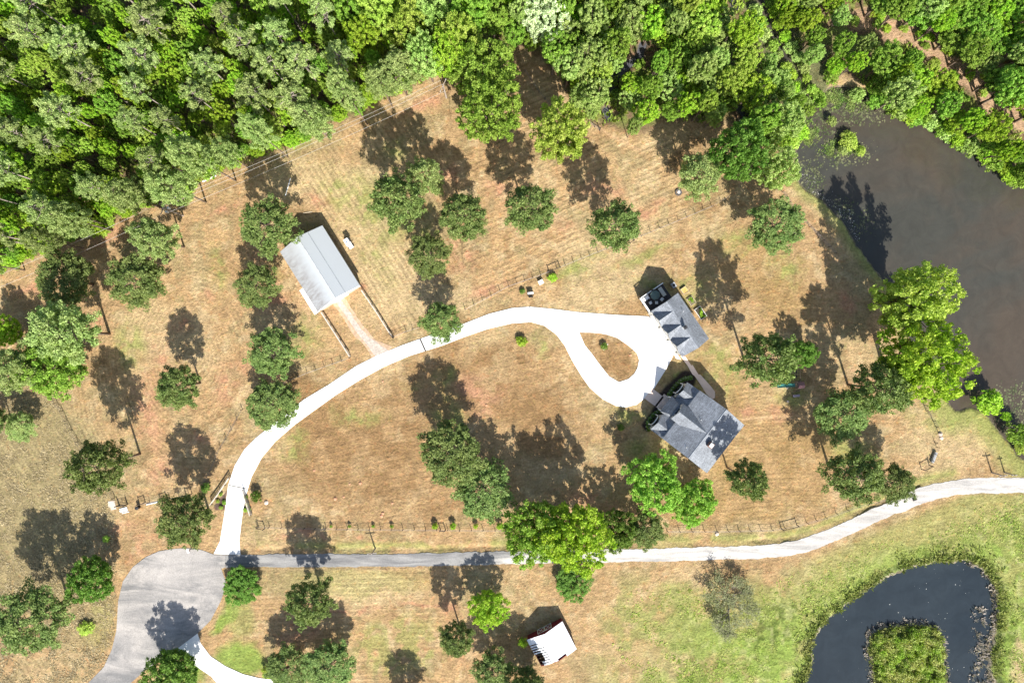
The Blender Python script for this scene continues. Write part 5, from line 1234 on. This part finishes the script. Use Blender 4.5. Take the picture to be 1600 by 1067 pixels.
fence([(1222,300),(1244,333),(1275,366),(1304,396)], "short wire fence above the pond bank", 16)
fence([(440,600),(480,583),(547,559)], "wire fence between the dark pine and the barn track", 14)
fence([(616,526),(635,518),(656,512)], "short wire fence right of the barn track", 14)
fence([(503.5,488),(525,521),(548,557)], "left board fence beside the barn track", 15, 1.0, True)
fence([(566,454),(590,489),(614,527)], "right board fence from the barn corner to the drive", 15, 1.0, True, braces=[((610,522),(615,528))])
fence([(81,616),(98,642),(112,672),(122,690),(134,706)], "thin left paddock fence along the hay field", 15)
fence([(172,766),(187,789)], "short fence piece above the paddock gate", 12)
fence([(218,787),(250,781),(295,772)], "fence below the paddock between gate and pine", 15, braces=[((218,787),(227,784.5)),((252,782),(261,779)),((291,773),(300,771))])
fence([(379,640),(362,672),(345,700),(330,735),(321,752)], "wire fence in the paddock left of the driveway bend", 17)
fence([(402,822),(460,824),(560,826),(700,827),(792,828)], "long wire fence above the asphalt lane", 18, braces=[((688,827),(696,827)),((404,823),(414,825))])
fence([(1042,829),(1120,829),(1206,827),(1245,820),(1290,808),(1340,790),(1385,779)], "wire fence above the gravel lane right of the bright trees", 18, braces=[((1221,826),(1245,820))])
fence([(1440,733),(1452,722)], "corner brace of the fence by the gravel lane bend", 12, braces=[((1440,733),(1452,727))])
fence([(1455,720),(1463,698),(1460,691),(1466,676),(1457,657),(1447,642),(1443,632)], "curving fence on the dam beside the pond", 14)
fence([(332,787),(345,769),(361,745)], "white capped entrance fence left of the drive", 14, 1.2, True, postm=M_BLACK)
fence([(381,764),(388,783),(394,803)], "black and white entrance fence right of the drive", 12, 1.2, True, postm=M_BLACK)
fence([(820,112),(842,145),(870,178),(905,190)], "old wire fence at the wood edge beside the tall light tree", 16)
fence([(921,193),(937,205)], "two short dark gate posts at the wood edge", 8, braces=[((921,193),(937,203))])

# ================================================================ poles and wires
M_POLE = simple("pole_wood", (.33,.28,.24), .85, .2, 3); M_CAN = simple("transformer_grey", (.55,.57,.58), .4, .08)
def pole(px, py, h, rz, label, cans=0, arm=1.2, name="utility_pole"):
    root = empty(name, (*G(px, py), 0), rz); k = MB(); k.tube([(0, 0, -.5), (0, 0, h)], [.15, .09], 9); k.build("shaft", M_POLE, root)
    if arm: k = MB(); k.box(-arm, arm, -.05, .05, h-.5, h-.38); k.build("crossarm", M_POLE, root)
    if arm:
        for x in (-arm+.1, arm-.1): k = MB(); k.lathe([(.05, h-.38), (.07, h-.30), (.03, h-.22)], x, 0, 8); k.build("insulator", M_CAN, root)
    for i in range(cans): k = MB(); xo = (-.35, .35, 0)[i]; k.lathe([(.2, h-1.8), (.22, h-1.75), (.22, h-1.05), (.14, h-.98)], xo, .25 if i < 2 else -.3, 12); k.build("transformer", M_CAN, root)
    return tag(root, label, "utility pole")
pole(286, 337, 7.2, -2.0, "utility pole with grey transformers at the forest edge", 3)
pole(697.5, 153, 6.2, -2.0, "pale utility pole at the upper left field corner")
pole(-70, 490, 7, -2.0, "utility pole outside the left edge carrying the wires")
pole(586, 857, 3.1, .1, "short dark pole with crossarm beside the asphalt lane", 0, .8, "utility_pole")
pole(1549.5, 738, 3.3, .1, "dark post with crossarm beside the gravel lane, the left of two", 0, .7)
pole(1569.5, 738, 2.8, .1, "thinner dark post beside the gravel lane, the right of two", 0, .45)
def wires(name, a, b_, za, zb, offs, label, r_=.018):
    root = empty(name, (*G(*a), za)); A = Vector((*G(*a), za)); B = Vector((*G(*b_), zb)); d_ = (B-A).normalized(); nn = Vector((-d_.y, d_.x, 0))
    for o_, sag in offs:
        k = MB(); k.tube([A*(1-t)+B*t+nn*o_-Vector((0, 0, sag*4*t*(1-t)))-A for t in np.linspace(0, 1, 20)], r_, 4); k.build("cable", M_CABLE, root)
    tag(root, label, "power line")
M_CABLE = simple("bright_aluminium_cable", (.45,.42,.39), .35, .05)
wires("power_line", (286,337), (697.5,153), 6.9, 5.9, [(-1.0, 1.1), (.9, 1.1), (.2, .9)], "long overhead cables crossing the corner of the barn field")
wires("power_line", (-70,490), (286,337), 6.7, 6.9, [(-1.0, 1.0), (.9, 1.0)], "overhead cables from the transformer pole to the left edge")

# ================================================================ small things
def log(name, a, b_, r_, m, label, z=None, cat="pipe"):
    A = Vector((*G(*a), 0)); B = Vector((*G(*b_), 0)); z = r_ if z is None else z; k = MB(); k.tube([(0, 0, z), tuple(B-A+Vector((0, 0, z)))], r_, 8)
    o = k.build(name, m); o.location = A; return tag(o, label, cat)
log("pipe", (317,284), (338,274.5), .14, M_WHITE, "long pale pipe lying at the forest edge")
log("pipe", (454,279), (446,306), .08, M_WHITE, "thin pale pipe lying in the shade above the metal barn")
log("pipe", (1461,706), (1455,722), .3, simple("grey_pipe", (.35,.35,.34), .6, .1), "thick grey culvert pipe beside the dam fence")
log("board", (229,788), (249,783.5), .09, M_WHITE, "long white board leaning at the paddock fence", cat="board")
log("dead_branch", (474,333), (488,331), .07, M_WOODL, "bare dead branch behind the metal barn", cat="branch")
log("dead_branch", (1426,781), (1431,779), .2, M_DARK, "dark log lying on the gravel lane edge", cat="log")
# golf cart
def golf_cart():
    gx, gy = G(546, 381); a = math.atan2(-11.5, 7.5)
    r_ = empty("golf_cart", (gx, gy, 0), a); mW = simple("cart_white", (.78,.79,.80), .35, .04)
    k = MB(); k.box(-.72, .62, -.42, .42, 1.60, 1.67); k.build("roof", mW, r_)
    k = MB(); k.hexa([(-.85,-.45,.28),(.95,-.42,.28),(.95,.42,.28),(-.85,.45,.28)], [(-.85,-.45,.62),(.85,-.36,.55),(.85,.36,.55),(-.85,.45,.62)]); k.build("body", mW, r_)
    k = MB(); k.box(-.5, -.05, -.40, .40, .621, .74); k.build("seat", M_DARK, r_); k = MB(); k.box(-.58, -.505, -.40, .40, .621, 1.1); k.build("backrest", M_DARK, r_)
    for (x, y) in ((-.65, -.38), (-.65, .38), (.5, -.36), (.5, .36)): k = MB(); k.tube([(x, y, .55), (x*.97, y, 1.6)], .02, 5); k.build("roof_post", M_DARK, r_)
    for (x, y) in ((-.6, -.46), (-.6, .46), (.62, -.44), (.62, .44)): k = MB(); k.tube([(x, y-.08, .2), (x, y+.08, .2)], .2, 12); w_ = k.build("wheel", M_BLACK, r_); k = MB(); k.tube([(x, y-.09, .2), (x, y+.09, .2)], .09, 10); k.build("rim", M_CAN, w_)
    k = MB(); k.tube([(.25, -.2, .56), (.1, -.2, .95)], .02, 5); k.tube([(.08, -.34, .96), (.08, -.06, .96)], .02, 5); k.build("steering_wheel", M_DARK, r_)
    k = MB(); k.box(-.25, -.05, -.15, .15, 1.675, 1.69); k.build("roof_decal", simple("blue_decal", (.05,.12,.25), .4), r_)
    tag(r_, "white roofed golf cart parked right of the metal barn", "golf cart")
golf_cart()
# play set
def playset():
    gx, gy = G(1243.5, 600.5); r_ = empty("playset", (gx, gy, 0), .05)
    pk = simple("faded_pink_roof", (.32,.17,.17), .8, .1); tq = simple("teal_plastic", (.05,.19,.16), .35, .08)
    for (x, y) in ((-.6, -.6), (.6, -.6), (-.6, .6), (.6, .6)): k = MB(); k.box(x-.05, x+.05, y-.05, y+.05, 0, 2.3); k.build("post", M_WOOD, r_)
    k = MB(); k.box(-.65, .65, -.65, .65, 1.2, 1.27); k.build("platform", M_WOOD, r_)
    k = MB(); k.poly([(-.5,-.55,2.3),(.5,-.55,2.3),(.5,0,2.75),(-.5,0,2.75)]); k.poly([(-.5,0,2.75),(.5,0,2.75),(.5,.55,2.3),(-.5,.55,2.3)]); k.poly([(-.5,-.55,2.25),(-.5,.55,2.25),(.5,.55,2.25),(.5,-.55,2.25)]); k.build("roof", pk, r_)
    k = MB()
    P = [(-.65, 0, 1.27), (-1.1, -.02, 1.05), (-1.7, -.05, .65), (-2.4, -.10, .30), (-3.1, -.15, .18), (-3.3, -.17, .17)]
    for p, q_ in zip(P, P[1:]):
        for (y0, y1, dz) in ((-.25, .25, 0), (-.30, -.25, .16), (.25, .30, .16)):
            k.hexa([(p[0], p[1]+y0, p[2]-.04), (q_[0], q_[1]+y0, q_[2]-.04), (q_[0], q_[1]+y1, q_[2]-.04), (p[0], p[1]+y1, p[2]-.04)], [(p[0], p[1]+y0, p[2]+dz), (q_[0], q_[1]+y0, q_[2]+dz), (q_[0], q_[1]+y1, q_[2]+dz), (p[0], p[1]+y1, p[2]+dz)])
    k.build("slide", tq, r_)
    k = MB()
    for x in (-.45, .45): k.tube([(x, -1.3, 0), (x, -.66, 1.25)], .04, 5)
    for i in range(5): t = (i+.5)/5; k.tube([(-.45, -1.3+.64*t, 1.25*t), (.45, -1.3+.64*t, 1.25*t)], .03, 5)
    k.build("ladder", M_WOOD, r_)
    k = MB(); k.tube([(0, .6, 2.1), (0, 2.9, 2.1)], .05, 6); k.tube([(-.7, 3.0, 0), (0, 2.9, 2.1)], .05, 6); k.tube([(.7, 3.0, 0), (0, 2.9, 2.1)], .05, 6); k.build("swing_beam", M_WOOD, r_)
    for y in (1.4, 2.2): k = MB(); k.tube([(0, y-.2, 2.1), (0, y-.2, .5)], .012, 3); k.tube([(0, y+.2, 2.1), (0, y+.2, .5)], .012, 3); k.box(-.1, .1, y-.22, y+.22, .46, .5); k.build("swing", M_DARK, r_)
    tag(r_, "wooden playset with pinkish roof and teal slide in the shade", "playset")
playset()
gx, gy = G(1243, 618); k = MB(); k.box(-.6, .6, -.22, .22, .38, .44); b_ = empty("bench", (gx, gy, 0), .1); o = k.build("seat", simple("mauve_board", (.34,.28,.32), .7, .1), b_)
for x in (-.5, .5): k = MB(); k.box(x-.05, x+.05, -.2, .2, 0, .38); k.build("leg", M_WOOD, b_)
tag(b_, "pale mauve bench below the playset", "bench")
# utility box, bench, fire ring, bin, mail boxes, rubbish
gx, gy = G(845, 441.5); r_ = empty("utility_box", (gx, gy, 0), .5); k = MB(); k.box(-.42, .42, -.36, .36, 0, .62); k.build("body", simple("beige_box", (.62,.58,.46), .6, .05), r_); k = MB(); k.box(-.46, .46, -.40, .40, .622, .68); k.build("lid", simple("beige_lid", (.68,.64,.52), .6, .05), r_); tag(r_, "beige metal box in the grass above the driveway", "utility box")
gx, gy = G(829, 459.5); r_ = empty("garden_bench", (gx, gy, 0), .1); k = MB(); k.box(-.5, .5, -.05, .3, .42, .47); k.build("seat", M_WHITE, r_); k = MB(); k.box(-.5, .5, .3, .36, .47, .95); k.build("backrest", M_BLACK, r_)
for x in (-.5, .44): k = MB(); k.box(x, x+.06, -.35, .36, 0, .42); k.build("leg", M_BLACK, r_)
k = MB(); k.box(-.4, .4, -.62, -.36, .25, .3); k.build("footboard", M_BLACK, r_)
tag(r_, "black and white garden bench above the driveway", "bench")
gx, gy = G(1060, 301); r_ = empty("fire_ring", (gx, gy, 0)); k = MB(); 
for i in range(12): t = i*math.pi/6; M_ = Matrix.Translation((.5*math.cos(t), .5*math.sin(t), 0)) @ Matrix.Rotation(t, 4, 'Z'); k.box(-.1, .1, -.12, .12, 0, .25, M_)
k.build("stone_ring", simple("dark_stone", (.10,.09,.085), .9, .4, 4), r_); k = MB(); k.lathe([(.30, .02), (.28, .16), (.1, .2)], .06, .05, 10); k.build("ash", simple("pale_ash", (.6,.58,.56), .9, .2), r_); tag(r_, "round stone fire ring in the upper field corner", "fire ring")
gx, gy = G(217.5, 792); r_ = empty("rubbish_bin", (gx, gy, 0)); k = MB(); k.lathe([(.25, 0), (.31, .85)], 0, 0, 14); k.build("body", M_BLACK, r_); k = MB(); k.lathe([(.33, .855), (.33, .90), (.05, .98)], 0, 0, 14); k.build("lid", M_DARK, r_); tag(r_, "black bin standing below the paddock gate", "bin")
for (px, py, rz, lb) in [(299, 857, .3, "white mailbox at the top rim of the cul-de-sac"), (259, 1029, .6, "white mailbox on the verge by the neighbour's drive")]:
    gx, gy = G(px, py); r_ = empty("mailbox", (gx, gy, 0), rz); k = MB(); k.box(-.07, .07, -.07, .07, 0, 1.0); k.build("post", M_WOOD, r_); k = MB(); k.box(-.22, .22, -.38, .38, 1.001, 1.25); k.tube([(0, -.38, 1.25), (0, .38, 1.25)], .22, 12); k.build("box", M_WHITE, r_); k = MB(); k.box(.221, .24, -.1, .1, 1.2, 1.45); k.build("flag", simple("red_flag", (.4,.03,.02), .5), r_); tag(r_, lb, "mailbox", "mailboxes round the cul-de-sac")
gx, gy = G(194, 796); r_ = empty("sheet_pile", (gx, gy, 0), .25); k = MB(); k.box(-.7, .6, -.35, .35, .02, .16); k.box(-.75, .5, -.05, .05, .162, .26); k.build("sheet", M_WHITE, r_)
k = MB(); k.box(-.5, .75, -.62, -.5, 0, .1); k.build("plank", M_WHITE, r_); tag(r_, "pile of white metal sheets by the paddock gate", "pile")
r_ = empty("paddock_gate", (*G(187, 789), 0), .12); k = MB()
for z in (.2, .45, .7, .95, 1.15): k.tube([(0, 0, z), (1.25, 0, z)], .03, 5)
for x in (0, .62, 1.25): k.tube([(x, 0, .2), (x, 0, 1.15)], .03, 5)
k.build("rails", M_DARK, r_)
for x in (-.12, 1.37): k = MB(); k.tube([(x, 0, -.2), (x, 0, 1.45)], .09, 8); k.build("post", M_POST, r_)
tag(r_, "dark metal gate at the paddock corner", "gate")
for i, (px, py, lb) in enumerate([(388, 785, "white lamp post base right of the drive"),]): pass
gx, gy = G(944, 541)
for i in range(6):
    t = i*1.05; o = link("stone", None) if False else None
def rock(px, py, r_, label, m, seed):
    rs = np.random.RandomState(seed); k = MB(); k.lathe([(r_*.8, -.03), (r_, r_*.25), (r_*.7, r_*.6), (r_*.2, r_*.75)], 0, 0, 9); v = np.array(k.v); v *= 1+rs.uniform(-.15, .15, v.shape); k.v = [tuple(p) for p in v]
    o = k.build("rock", m); o.location = (*G(px, py), 0); o.rotation_euler = (0, 0, seed); return tag(o, label, "rock", "pale rocks")
MR = simple("pale_rock", (.55,.45,.37), .9, .2, 4, bmp=.02); MRR = simple("orange_rock", (.52,.27,.16), .9, .2, 4, bmp=.02)
for i, (x, y, r_, lb) in enumerate([(940,537,.16,"left pale stone beside the island bush"),(949,538,.16,"right pale stone beside the island bush"),(944,546,.16,"lower pale stone beside the island bush"),(1469,678,.4,"larger pale rock by the dam fence"),(1471,684,.35,"smaller pale rock by the dam fence"),(1120,834,.35,"pale rock above the gravel lane fence end"),(416,785,.4,"long pale rock right of the entrance"),(1231,627,.22,"white stone left of the playset bench"),(1230,606,.2,"small white stone under the slide")]): rock(x, y, r_, lb, MR, i+1)
for i, (x, y) in enumerate([(563,755),(546,756),(524,779),(537,776),(613,786),(598,802),(596,806),(491,735),(598,596),(760,633),(985,555)]):
    o = rock(x, y, random.Random(i).uniform(.16, .32), "orange clod in the lawn", MRR, i+20); o["label"] = "small orange clay clod on the mown lawn"; o["group"] = "clay clods on the lawn"; o.name = "clod"; o["category"] = "clod"
print("NW pines", NW_PINES, "objects", len(bpy.data.objects))
